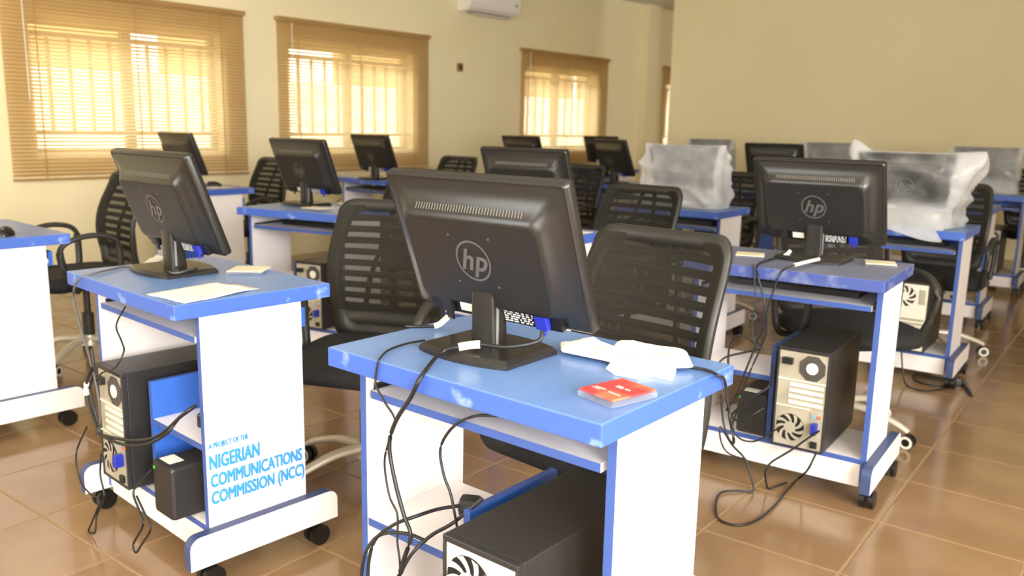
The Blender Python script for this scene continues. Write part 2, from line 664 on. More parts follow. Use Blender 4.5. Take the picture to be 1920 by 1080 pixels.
def make_desk(side, tray=True):
    """side: +1 tower bay on the +x side, -1 on the -x side"""
    r = thing('computer_desk', 'x', 'desk', (0, 0, 0), 0, 'blue-topped computer desks')
    t = MB().box(-W / 2, W / 2, -D / 2, D / 2, H - TH, H, [1, 1, 1, 1, 1, 0])
    t.build('desk_top', ['blue_top', 'blue_edge'], r, 0.0025)
    for s in (-1, 1):
        x0, x1 = sorted((s * PX, s * (PX - PT)))
        MB().box(x0, x1, PN, PF, 0.075, H - TH, [0, 0, 1, 1, 0, 0]).build('side_panel', ['white_board', 'blue_strip'], r)
        a, b = sorted((s * (PX + 0.001), s * (PX + 0.033)))
        y0, y1, z0, z1, rc = -0.226, 0.222, 0.064, 0.151, 0.03
        poly = [(y0, z0), (y1, z0)]
        poly += [(y1 - rc + rc * math.cos(math.radians(q)), z1 - rc + rc * math.sin(math.radians(q))) for q in range(0, 91, 15)]
        poly += [(y0 + rc + rc * math.cos(math.radians(q)), z1 - rc + rc * math.sin(math.radians(q))) for q in range(90, 181, 15)]
        MB().prism(poly, 'x', a, b, 0, 1).build('foot', ['white_board', 'foot_edge'], r, 0.0015)
        for y in (-0.165, 0.16):
            caster(r, s * (PX + 0.017), y)
    xi = PX - PT - 0.0005
    MB().box(-xi, xi, PN + 0.001, PF - 0.01, 0.134, 0.151, [0, 0, 1, 1, 0, 0]).build('bottom_board', ['white_board', 'blue_strip'], r)
    MB().box(-xi, xi, PN + 0.004, PN + 0.02, 0.056, 0.134).build('apron', 'white_board', r)
    dx = -0.012 * side
    MB().box(dx - 0.008, dx + 0.008, PN + 0.001, PF - 0.02, 0.1515, 0.478, [0, 0, 1, 1, 0, 1]).build('divider', ['blue_board', 'blue_strip'], r)
    a, b = sorted((dx - side * 0.0085, -side * xi))
    MB().box(a, b, PN + 0.002, PF - 0.03, 0.355, 0.372, [0, 0, 1, 1, 0, 0]).build('shelf', ['white_board', 'blue_strip'], r)
    if tray:
        MB().box(-xi + 0.013, xi - 0.013, PN + 0.002, 0.155, 0.637, 0.653, [1, 0, 1, 1, 0, 0]).build('keyboard_tray', ['white_board', 'blue_strip'], r)
        MB().box(-xi + 0.013, xi - 0.013, 0.1555, 0.171, 0.628, 0.682).build('tray_lip', 'blue_board', r)
        for s in (-1, 1):
            MB().box(*sorted((s * (xi - 0.0125), s * (xi - 0.001))), PN + 0.02, 0.12, 0.640, 0.662).build('tray_runner', 'dark_hole', r)
    return r


DESK_R, DESK_L = make_desk(1), make_desk(-1)
used_r, used_l = [], []
DG = 'blue-topped computer desks'
DESKS = {}
DESK_LIST = [
    ('A', 1, -0.998, 1.240, 0.3, 'blue-topped white computer desk nearest the camera, with the red disc case on it'),
    ('B', -1, -2.2015, 1.232, -2.3, 'blue-topped white desk with blue printed lettering on its side panel'),
    ('C', 1, -1.097, 2.844, 5.0, 'dusty blue-topped desk right of the front desk, with two cream disc cases'),
    ('D', 1, -3.695, 1.16, -1.0, 'blue-topped desk cut off by the left picture edge'),
    ('E', 1, -5.29, 3.01, 0.0, 'blue-topped desk under the widest blind, black mouse on its end'),
    ('F', 1, -3.63, 2.72, 13.0, 'blue-topped desk standing slightly askew behind the lettered desk'),
    ('G', 1, -5.33, 4.66, -3.0, 'blue-topped desk against the wall below the second blind'),
    ('H', 1, -2.34, 2.80, 3.0, 'blue-topped desk mostly hidden behind the front monitor'),
    ('I', 1, -2.43, 4.43, 3.0, 'blue-topped desk carrying the beige-looking plastic-wrapped monitor in the middle'),
    ('J', 1, -1.23, 4.47, 4.0, 'blue-topped desk under the large billowing plastic bag'),
    ('K', 1, -3.72, 4.33, 2.0, 'blue-topped desk in the third row hidden behind the front monitor'),
    ('L4', 1, -1.42, 6.00, 4.0, 'blue-topped desk in the aisle column just behind the bagged monitor'),
    ('M4', 1, -2.60, 6.10, 3.0, 'blue-topped desk behind the desk with two cream disc cases, fourth row'),
    ('N4', 1, -3.92, 5.92, 2.0, 'blue-topped desk under the turned black monitor beside the mid-room chair'),
    ('P4', 1, -5.08, 6.22, 0.0, 'blue-topped desk by the wall left of the third blind'),
    ('L5', 1, -1.47, 7.42, 4.0, 'blue-topped desk in the last row at the right picture edge'),
    ('M5', 1, -2.78, 7.62, 3.0, 'blue-topped desk in the last row behind the plastic bag\'s left corner'),
    ('N5', 1, -3.93, 7.78, 2.0, 'blue-topped desk in the last row behind the beige-looking wrapped monitor'),
    ('P5', 1, -5.28, 7.82, 0.0, 'blue-topped desk in the last row below the third blind'),
]
for key, side, x, y, rz, lb in DESK_LIST:
    DESKS[key] = place(DESK_R if side > 0 else DESK_L, used_r if side > 0 else used_l, lb, (x, y, 0), rz)


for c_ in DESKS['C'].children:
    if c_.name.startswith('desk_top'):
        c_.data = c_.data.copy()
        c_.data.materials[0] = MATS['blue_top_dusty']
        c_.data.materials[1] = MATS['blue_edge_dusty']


def on_desk(key, x, y, z=0.0):
    d = DESKS[key]
    a = d.rotation_euler[2]
    c, s = math.cos(a), math.sin(a)
    return Vector((d.location.x + c * x - s * y, d.location.y + s * x + c * y, z))


def desk_rot(key):
    return math.degrees(DESKS[key].rotation_euler[2])


def on_plane(key, u, v, y):
    """pixel -> desk-local point on the desk's local plane y"""
    d = DESKS[key]
    inv = Matrix.Rotation(-d.rotation_euler[2], 4, 'Z')
    o = inv @ (CO - Vector(d.location))
    e = inv.to_3x3() @ ray(u, v)
    return o + e * ((y - o.y) / e.y)


def text_mesh(body, size, matname, name, parent, M4, shear=0.0, bold=0.0):
    cu = bpy.data.curves.new(name, 'FONT')
    cu.body = body
    cu.size = size
    cu.shear = shear
    cu.offset = bold
    cu.extrude = 0.0003
    cu.resolution_u = 3
    to = bpy.data.objects.new(name, cu)
    col.objects.link(to)
    dg = bpy.context.evaluated_depsgraph_get()
    me = bpy.data.meshes.new_from_object(to.evaluated_get(dg))
    bpy.data.objects.remove(to)
    xs = [v.co.x for v in me.vertices]
    me.materials.clear()
    me.materials.append(MATS[matname])
    o = bpy.data.objects.new(name, me)
    col.objects.link(o)
    o.parent = parent
    o.matrix_local = M4
    return o, (min(xs), max(xs))


# lettering on the side panel of desk B: reads along +y on the +x face
panelB = [c for c in DESKS['B'].children if c.name.startswith('side_panel')][1]


def panel_text(body, y0, y1, z, hgt):
    base = Matrix(((0, 0, 1, PX + 0.0012), (1, 0, 0, y0), (0, 1, 0, z), (0, 0, 0, 1)))
    o, (a, b) = text_mesh(body, 1.0, 'print_blue', 'lettering', panelB, base, 0.0, 0.0)
    import bmesh
    bm = bmesh.new()
    bm.from_mesh(o.data)
    src = bm.faces[:]
    for q_, (dx, dy) in enumerate(((0.04, 0.0), (0.08, 0.0), (0.0, 0.05), (0.08, 0.05), (0.04, 0.03))):
        d = bmesh.ops.duplicate(bm, geom=bm.verts[:len(o.data.vertices)] + bm.edges[:len(o.data.edges)] + src)
        bmesh.ops.translate(bm, verts=[e for e in d['geom'] if isinstance(e, bmesh.types.BMVert)], vec=(dx, dy, 0.0005 * (q_ + 1)))
    bm.to_mesh(o.data)
    bm.free()
    sx = (y1 - y0) / (b - a + 0.08)
    o.matrix_local = base @ Matrix.Translation((-a * sx, 0, 0)) @ Matrix.Diagonal((sx, hgt / 0.69, 0.5, 1))


panel_text('A PROJECT OF THE', -0.148, -0.035, 0.363, 0.014)
panel_text('NIGERIAN', -0.148, -0.003, 0.306, 0.037)
panel_text('COMMUNICATIONS', -0.146, 0.128, 0.257, 0.034)
panel_text('COMMISSION (NCC)', -0.146, 0.134, 0.211, 0.033)


# ------------------------------------------------------------------ monitors
def make_monitor():
    r = thing('monitor', 'x', 'monitor', (0, 0, 0), 0, 'black desktop monitors')
    # foot plate: convex long edges
    out = []
    n = 10
    for k in range(n + 1):
        x = -0.112 + 0.224 * k / n
        out.append((x, -0.078 - 0.022 * (1 - (x / 0.112) ** 2)))
    for k in range(n + 1):
        x = 0.112 - 0.224 * k / n
        out.append((x, 0.078 + 0.022 * (1 - (x / 0.112) ** 2)))
    b = MB()
    b.rings([[(x, y, 0.0) for x, y in out], [(x, y, 0.008) for x, y in out], [(x * 0.93, y * 0.92, 0.016) for x, y in out]], smooth=False)
    b.build('base', 'pillar', r)
    st = MB()
    st.rings([[(x, y + oy, z) for x, y in rrect(w, d, 0.006, 3)] for z, w, d, oy in ((0.0155, 0.058, 0.046, 0.005), (0.12, 0.056, 0.042, 0.0), (0.17, 0.056, 0.036, -0.008))])
    s = st.build('stand', 'pillar', r)
    MB().box(0.0285, 0.0305, -0.010, -0.004, 0.02, 0.12).build('trim_strip', 'pillar_strip', s)
    # tilted panel: u = x, v = up the panel, n = towards the screen side (+y)
    tl = math.radians(20.5)
    T = Matrix.Translation((0, -0.006, 0.207)) @ Matrix.Rotation(tl, 4, 'X')      # top leans towards -y
    pw, ph = 0.445, 0.298

    def P(mb):
        mb.T = T
        return mb
    hz = P(MB())

    def ring(w, hh, rad, nn, cy=0.0):
        return [(x, nn, z) for x, z in rrect(w, hh, rad, 5, 0, cy)]
    hz.rings([ring(pw - 0.006, ph - 0.006, 0.006, 0.016), ring(pw, ph, 0.008, 0.012), ring(pw, ph, 0.008, -0.006), ring(pw - 0.01, ph - 0.01, 0.008, -0.010)])
    hz.build('housing', 'housing', r)
    P(MB()).box(-0.205, 0.205, 0.0162, 0.0175, -0.122, 0.134).build('screen', 'screen_glass', r)
    bc = P(MB())
    bc.rings([ring(pw - 0.012, ph - 0.012, 0.010, -0.009), ring(0.405, 0.258, 0.018, -0.013, -0.004), ring(0.372, 0.222, 0.028, -0.020, -0.008),
              ring(0.345, 0.198, 0.028, -0.036, -0.012), ring(0.332, 0.186, 0.024, -0.042, -0.014), ring(0.322, 0.176, 0.020, -0.043, -0.015)], cap0=False)
    back = bc.build('back_cover', 'housing', r)
    P(MB()).rings([ring(0.318, 0.172, 0.018, -0.041, -0.015), ring(0.318, 0.172, 0.018, -0.0438, -0.015)], cap0=False, smooth=False).build('rear_panel', 'back_panel', r)
    # vent slits on the upper slope of the bulge
    vt = P(MB())
    for k in range(38):
        x = -0.13 + 0.26 * k / 37
        vt.add([(x - 0.0014, -0.0256, 0.0985), (x + 0.0014, -0.0256, 0.0985), (x + 0.0024, -0.0352, 0.0890), (x - 0.0004, -0.0352, 0.0890)], [(0, 1, 2, 3)])
    vt.build('vent_grille', 'slit_grey', back)['kind'] = 'stuff'
    # round emblem
    lg = P(MB())
    q = 32
    zc = -0.006
    for k in range(q):
        a0, a1 = 2 * math.pi * k / q, 2 * math.pi * (k + 1) / q
        lg.add([(rr * math.cos(a), -0.0447, zc + rr * math.sin(a)) for a in (a0, a1) for rr in (0.0385, 0.043)], [(0, 1, 3, 2)])
    em = lg.build('emblem_ring', 'logo_grey', r)
    # letters: seen from behind, x runs to the right for the camera
    for body, x0 in (('h', -0.034), ('p', -0.001)):
        base = T @ Matrix(((1, 0, 0, x0), (0, 0, -1, -0.0448), (0, 1, 0, zc - 0.019), (0, 0, 0, 1)))
        o, _ = text_mesh(body, 0.062, 'logo_grey', 'emblem_letter', em, base, 0.35, 0.0014)
    for sx, sz in ((-1, 1), (1, 1), (-1, -1), (1, -1)):
        P(MB()).cyl((sx * 0.05, -0.0435, zc + sz * 0.05), (sx * 0.05, -0.0455, zc + sz * 0.05), 0.0022, n=8).build('screw', 'logo_grey', r)
    # port recess under the bulge
    P(MB()).box(-0.165, 0.165, -0.026, -0.0095, -0.144, -0.104).build('port_panel', 'black_plastic', r)
    lb = P(MB())
    rnd = random.Random(3)
    for row in range(7):
        x = 0.03
        while x < 0.098:
            w = rnd.uniform(0.003, 0.011)
            lb.box(x, min(x + w, 0.1), -0.0268, -0.0262, -0.1105 - 0.005 * row, -0.1078 - 0.005 * row)
            x += w + rnd.uniform(0.002, 0.006)
    lb.build('rating_label', 'print_white', r)['kind'] = 'stuff'
    P(MB()).box(-0.085, -0.045, -0.0268, -0.0262, -0.137, -0.111).build('sticker', 'tag_white', r)
    vg = P(MB())
    vg.box(0.112, 0.140, -0.038, -0.0262, -0.140, -0.108)
    vg.cyl((0.126, -0.033, -0.140), (0.126, -0.033, -0.152), 0.005, n=10)
    vg.build('video_plug', 'vga_blue', r, 0.003)
    pp = P(MB())
    pp.box(-0.125, -0.100, -0.038, -0.0262, -0.140, -0.110)
    pp.cyl((-0.1125, -0.033, -0.140), (-0.1125, -0.033, -0.154), 0.005, n=10)
    pp.build('power_plug', 'cable', r, 0.003)
    return r


MON = make_monitor()
used_m = []
MONITORS = {}
MON_LIST = [   # key, x, y, rot, label
    ('A', -1.070, 1.207, 1.2, 'large black monitor with round emblem on the front desk'),
    ('B', -2.325, 1.235, -1.0, 'black monitor with round emblem on the lettered desk'),
    ('C', -1.075, 2.920, 2.0, 'black monitor in front of the bagged one, on the dusty desk with cream cases'),
    ('E', -5.53, 3.05, -1.0, 'black monitor in front of the widest blind, partly hidden by the lettered desk\'s monitor'),
    ('F', -3.77, 2.77, 3.0, 'black monitor on the askew desk, between the first two blinds'),
    ('G', -5.22, 4.50, 0.0, 'black monitor standing before the second blind'),
    ('H', -2.26, 2.80, 3.0, 'black monitor whose upper half shows right behind the front monitor'),
    ('M4', -2.62, 6.16, 2.0, 'black monitor seen against the back wall, behind the dusty desk\'s monitor'),
    ('N4', -3.80, 5.78, -22.0, 'small turned black monitor just left of the beige-looking wrapped monitor'),
    ('P4', -5.05, 6.16, 0.0, 'black monitor overlapping the left edge of the third blind'),
    ('P5', -5.28, 7.80, 0.0, 'black monitor overlapping the right edge of the third blind'),
    ('I', -2.40, 4.42, 3.0, 'monitor inside the beige-looking plastic wrap in the middle of the room'),
    ('J', -1.22, 4.48, 3.0, 'monitor showing dark through the large billowing plastic bag'),
    ('N5', -3.93, 7.72, 0.0, 'wrapped monitor peeking over the beige-looking wrapped one, last row'),
    ('M5', -2.68, 7.55, 2.0, 'wrapped monitor peeking out left of the billowing bag, last row'),
    ('L5', -1.46, 7.42, 3.0, 'wrapped monitor at the right picture edge, last row'),
]
for key, x, y, rz, lb in MON_LIST:
    MONITORS[key] = place(MON, used_m, lb, (x, y, H + 0.0005), rz)


# ------------------------------------------------------------------ plastic covers over monitors
def smooth01(x):
    x = max(0.0, min(1.0, x))
    return x * x * (3 - 2 * x)


def make_cover(label, loc, rz, hl, hr, zt, seed, ears=((0, 0), (0, 0)), flare=0.0, drape=None, matname='plastic_clear', amp=0.010):
    """bag pulled over a monitor: hl / hr = reach to the left / right of the stand, ears = (outward, upward) pull of the top corners"""
    mb = MB()
    rows, n = 40, 96
    rng, slack = [], []
    for i in range(rows + 1):
        t = i / rows
        row = []
        for k in range(n):
            a = 2 * math.pi * k / n
            ca, sa = math.cos(a), math.sin(a)
            ex = 0.42
            sx, sy = math.copysign(abs(ca) ** ex, ca), math.copysign(abs(sa) ** ex, sa)
            hw = hr if sx > 0 else hl
            wx = hw * (1.0 + 0.03 * math.sin(5.0 * t + seed))
            wy = 0.004 + 0.100 * min(1.0, t * 2.4) ** 0.7
            if sa < 0:
                wy += flare * max(0.0, t - 0.45) / 0.55
            x, y = sx * wx, sy * wy
            eo, eu = ears[1] if sx > 0 else ears[0]
            ef = smooth01((abs(sx) - 0.55) / 0.45)
            zz = zt * (1 - t) + 0.004 * t
            zz += eu * ef * max(0.0, 1 - t * 2.6)
            x += math.copysign(1, sx) * eo * ef * smooth01(1 - t * 1.3) + math.copysign(1, sx) * 0.35 * eo * ef * math.exp(-((t - 0.62) / 0.13) ** 2)
            y -= 0.062 * (1 - t)                      # follow the tilted panel
            p = Vector((x * 5 + seed * 3.7, y * 5, zz * 5))
            env = min(1.0, t * 6) * min(1.0, (1 - t) * 9 + 0.15)
            dn = noise.noise(p * 0.9) * 1.2 + noise.noise(p * 2.6) * 0.7
            diag = Vector((p.x * 0.8 + p.z * 0.9, p.y, p.z * 0.5 - p.x * 0.25))
            ridge = max(0.0, 1 - abs(noise.noise(diag * 1.1 + Vector((5, 1, 2)))) * 3.2) ** 2
            dd = amp * env * (dn + 1.5 * ridge)
            x += ca * dd * 1.2
            y += math.copysign(1, sa) * (abs(sa) ** 0.5) * dd
            zz += amp * 0.5 * env * noise.noise(p * 1.8 + Vector((9, 9, 9)))
            if drape and sa < 0 and t > 0.5:
                x, y, zz = drape(x, y, zz, t)
            elif not drape:
                zz = max(zz, 0.004)
            row.append((x, y, zz))
            inside = smooth01((0.226 - abs(x)) / 0.012) * smooth01((zz - 0.085) / 0.06) * smooth01((0.352 - zz) / 0.01)
            slack.append(1.0 - inside * (1 - 0.40 * ridge))
        rng.append(row)
    mb.rings(rng, cap0=False, cap1=False)
    o = mb.build('plastic_cover', matname, None)
    at = o.data.attributes.new('slack', 'FLOAT', 'POINT')
    at.data.foreach_set('value', slack)
    o.location = (loc[0], loc[1], H)
    o.rotation_euler = (0, 0, math.radians(rz))
    return tag(o, label, 'plastic cover', 'plastic dust covers over monitors')


def drape_j(x, y, z, t):
    k = (t - 0.5) / 0.5
    s_ = smooth01((x + 0.10) / 0.36)
    y2 = y - 0.06 * k
    drop = 0.060 * s_ * max(0.0, k - 0.45) / 0.55
    return x - 0.03 * s_ * k, y2, max(z, 0.006) if y2 > -0.22 else z + 0.004 - drop


mj = MONITORS['J'].location
make_cover('large clear plastic bag with pointed upper corners billowing over a monitor', (mj.x, mj.y), 3.0, 0.245, 0.265, 0.352, 2.0, ((0.005, 0.055), (0.070, 0.012)), 0.12, drape_j, 'plastic_clear', 0.015)
mi_ = MONITORS['I'].location
make_cover('crumpled beige-looking plastic wrap over the monitor in the middle of the room', (mi_.x, mi_.y), 3.0, 0.250, 0.250, 0.352, 5.0, ((0.0, 0.004), (0.01, 0.004)), 0.03, None, 'plastic_milky', 0.016)
for key_, hw_, sd_, lb_ in (('N5', 0.245, 8.0, 'flat plastic wrap peeking over the beige-looking wrapped monitor'),
                            ('M5', 0.262, 11.0, 'flat plastic wrap peeking out left of the billowing bag'),
                            ('L5', 0.245, 14.0, 'plastic wrap on the last-row monitor at the right picture edge')):
    mk = MONITORS[key_].location
    make_cover(lb_, (mk.x, mk.y), 1.0, hw_, hw_, 0.350, sd_, ((0, 0), (0, 0)), 0.0, None, 'plastic_milky', 0.008)


# ------------------------------------------------------------------ computer towers
def make_tower(kind):
    r = thing('computer_tower', 'x', 'computer', (0, 0, 0), 0, 'black computer towers')
    w, d, hh = 0.168, 0.385, 0.345
    c = MB()
    c.box(-w / 2, w / 2, 0.012, d, 0.006, hh)
    c.box(-w / 2, w / 2, -0.004, 0.012, hh - 0.012, hh)
    c.box(-w / 2, -w / 2 + 0.006, -0.004, 0.012, 0.006, hh - 0.012)
    c.box(w / 2 - 0.006, w / 2, -0.004, 0.012, 0.006, hh - 0.012)
    c.box(-w / 2 + 0.006, w / 2 - 0.006, -0.004, 0.012, 0.006, 0.012)
    c.build('case', 'pc_black', r, 0.002)
    for sx in (-1, 1):
        for yy in (0.04, d - 0.05):
            MB().cyl((sx * 0.06, yy, 0.0005), (sx * 0.06, yy, 0.0065), 0.012, n=10).build('rubber_foot', 'dark_hole', r)
    x0, x1 = -w / 2 + 0.007, w / 2 - 0.007
    z0, z1 = 0.0125, hh - 0.0125
    m_ = 'pc_silver' if kind == 1 else 'pc_cream'
    rp = MB().box(x0, x1, 0.0, 0.011, z0, z1).build('rear_panel', m_, r)

    def disc(cx, cz, rad, y, name, mt, parent, q=24, th=0.002):
        return MB().cyl((cx, y, cz), (cx, y - th, cz), rad, n=q, smooth=False).build(name, mt, parent)

    def ringpart(mb, cx, cz, ra, rb, y, q=28, a0=0, a1=2 * math.pi):
        for k in range(q):
            t0, t1 = a0 + (a1 - a0) * k / q, a0 + (a1 - a0) * (k + 1) / q
            mb.add([(cx + rr * math.cos(t), y, cz + rr * math.sin(t)) for t in (t0, t1) for rr in (ra, rb)], [(0, 1, 3, 2)])

    def blade_fan(cx, cz, rad):
        f = disc(cx, cz, rad, -0.0005, 'fan_opening', 'dark_hole', rp)
        g = MB()
        nb = 9
        for k in range(nb):
            a = 2 * math.pi * k / nb
            pts = []
            for s in range(5):
                rr = rad * (0.38 + 0.62 * s / 4)
                b_ = a + 0.55 * s / 4
                pts.append((rr, b_))
            for s in range(4):
                (ra, ba), (rb, bb) = pts[s], pts[s + 1]
                e = 0.16
                g.add([(cx + ra * math.cos(ba - e), -0.0042, cz + ra * math.sin(ba - e)), (cx + ra * math.cos(ba + e), -0.0042, cz + ra * math.sin(ba + e)),
                       (cx + rb * math.cos(bb + e), -0.0042, cz + rb * math.sin(bb + e)), (cx + rb * math.cos(bb - e), -0.0042, cz + rb * math.sin(bb - e))], [(0, 1, 2, 3)])
        g.build('fan_grille', m_, f)
        disc(cx, cz, rad * 0.42, -0.0028, 'fan_hub', m_, f, th=0.0022)
        return f

    if kind == 1:
        oc = [(0.030 + 0.044 * math.cos(math.radians(22.5 + 45 * k)), 0.285 + 0.044 * math.sin(math.radians(22.5 + 45 * k))) for k in range(8)]
        pf = MB().prism(oc, 'y', -0.003, -0.0002).build('power_supply_fan', 'fan_grey', rp)
        disc(0.030, 0.285, 0.019, -0.0032, 'fan_hub', 'pc_cream', pf)
        MB().box(x0 + 0.012, x0 + 0.046, -0.016, -0.0002, 0.290, 0.312).build('power_connector', 'cable', rp, 0.002)
        MB().box(x0, x1, -0.003, -0.0002, 0.236, 0.2405).build('seam', 'pc_cream', rp)
        for k in range(4):
            MB().box(-0.038, x1 - 0.006, -0.004, -0.0002, 0.158 + 0.02 * k, 0.169 + 0.02 * k).build('slot_cover', 'pc_cream', rp)
        MB().box(x0, 0.032, -0.004, -0.0002, 0.146, 0.150).build('seam', 'pc_cream', rp)
        blade_fan(-0.026, 0.076, 0.046)
        MB().box(0.036, x1 - 0.004, -0.0022, -0.0002, 0.02, 0.142).build('port_plate', 'pc_silver', rp)
        MB().box(0.042, 0.054, -0.006, -0.0023, 0.122, 0.132).build('port', 'port_cyan', rp)
        MB().box(0.060, 0.071, -0.006, -0.0023, 0.122, 0.132).build('port', 'port_orange', rp)
        MB().box(0.046, 0.064, -0.028, -0.0023, 0.072, 0.108).build('video_plug', 'vga_blue', rp, 0.002)
        MB().box(0.044, 0.066, -0.012, -0.0023, 0.022, 0.044).build('cable_plug', 'cable', rp, 0.002)
    else:
        blade_fan(-0.024, 0.272, 0.050)
        MB().box(0.042, 0.068, -0.006, -0.0002, 0.24, 0.31).build('port_plate', 'pc_silver', rp)
        for k in range(4):
            MB().box(-0.040, x1 - 0.006, -0.004, -0.0002, 0.096 + 0.02 * k, 0.107 + 0.02 * k).build('slot_cover', 'pc_silver', rp)
        MB().box(0.026, 0.046, -0.026, -0.0002, 0.052, 0.086).build('video_plug', 'vga_blue', rp, 0.002)
        MB().box(x0 + 0.012, x0 + 0.046, -0.014, -0.0002, 0.03, 0.052).build('power_connector', 'cable', rp, 0.002)
    sv = MB()
    for k in range(9):
        y = 0.17 + 0.016 * k
        sv.add([(w / 2 + 0.0006, y, 0.165), (w / 2 + 0.0006, y + 0.006, 0.165), (w / 2 + 0.0006, y + 0.046, 0.245), (w / 2 + 0.0006, y + 0.04, 0.245)], [(0, 1, 2, 3)])
    sv.build('side_vents', 'fan_grey', r)['kind'] = 'stuff'
    MB().box(-w / 2 + 0.002, w / 2 - 0.002, d + 0.0003, d + 0.02, 0.008, hh - 0.002).build('front_bezel', 'black_plastic', r, 0.004)
    return r


TOW1, TOW2 = make_tower(1), make_tower(2)
ut1, ut2 = [], []
TOWERS = {}
TOW_LIST = [   # desk, kind, local x, local y, label
    ('A', 2, 0.128, -0.272, 'black computer tower with pale rear fan panel in the front desk'),
    ('B', 1, -0.125, -0.205, 'black computer tower in the lettered desk'),
    ('C', 1, 0.102, -0.207, 'black computer tower with silver rear in the dusty desk with cream cases'),
    ('J', 2, 0.120, -0.200, 'black computer tower under the billowing plastic bag\'s desk'),
    ('F', 1, 0.110, -0.190, 'black computer tower in the askew desk, top just visible'),
    ('L4', 1, 0.110, -0.200, 'black computer tower in the aisle desk behind the bagged monitor'),
    ('L5', 1, 0.110, -0.200, 'black computer tower in the last-row desk at the right edge'),
    ('I', 1, 0.110, -0.190, 'black computer tower in the shade under the beige-looking wrapped monitor\'s desk'),
]
for key, kind, x, y, lb in TOW_LIST:
    TOWERS[key] = place(TOW1 if kind == 1 else TOW2, ut1 if kind == 1 else ut2, lb, on_desk(key, x, y, 0.152), desk_rot(key))


# ------------------------------------------------------------------ battery backups
def make_ups():
    r = thing('battery_backup', 'x', 'power supply', (0, 0, 0), 0, 'black battery backups')
    w, d, hh = 0.105, 0.26, 0.148
    fr = [(x, z + hh / 2) for x, z in rrect(w, hh, 0.01, 3)]
    b = MB()
    b.rings([[(x * 0.96, 0.0, (z - hh / 2) * 0.96 + hh / 2) for x, z in fr], [(x, 0.008, z) for x, z in fr], [(x, d, z) for x, z in fr]], smooth=False)
    b.build('case', 'pc_black', r)
    MB().box(-0.047, -0.041, -0.002, 0.004, 0.122, 0.130).build('status_light', 'led_green', r)
    MB().box(-0.038, 0.02, 0.012, 0.052, hh + 0.0002, hh + 0.001).build('sticker', 'tag_white', r)
    return r


UPS = make_ups()
uu = []
for key, x, y, lb in (('B', 0.168, -0.205, 'black battery backup with white sticker in the lettered desk'),
                      ('C', -0.075, -0.150, 'black battery backup beside the silver-backed tower of the dusty desk')):
    place(UPS, uu, lb, on_desk(key, x, y, 0.1515), desk_rot(key))


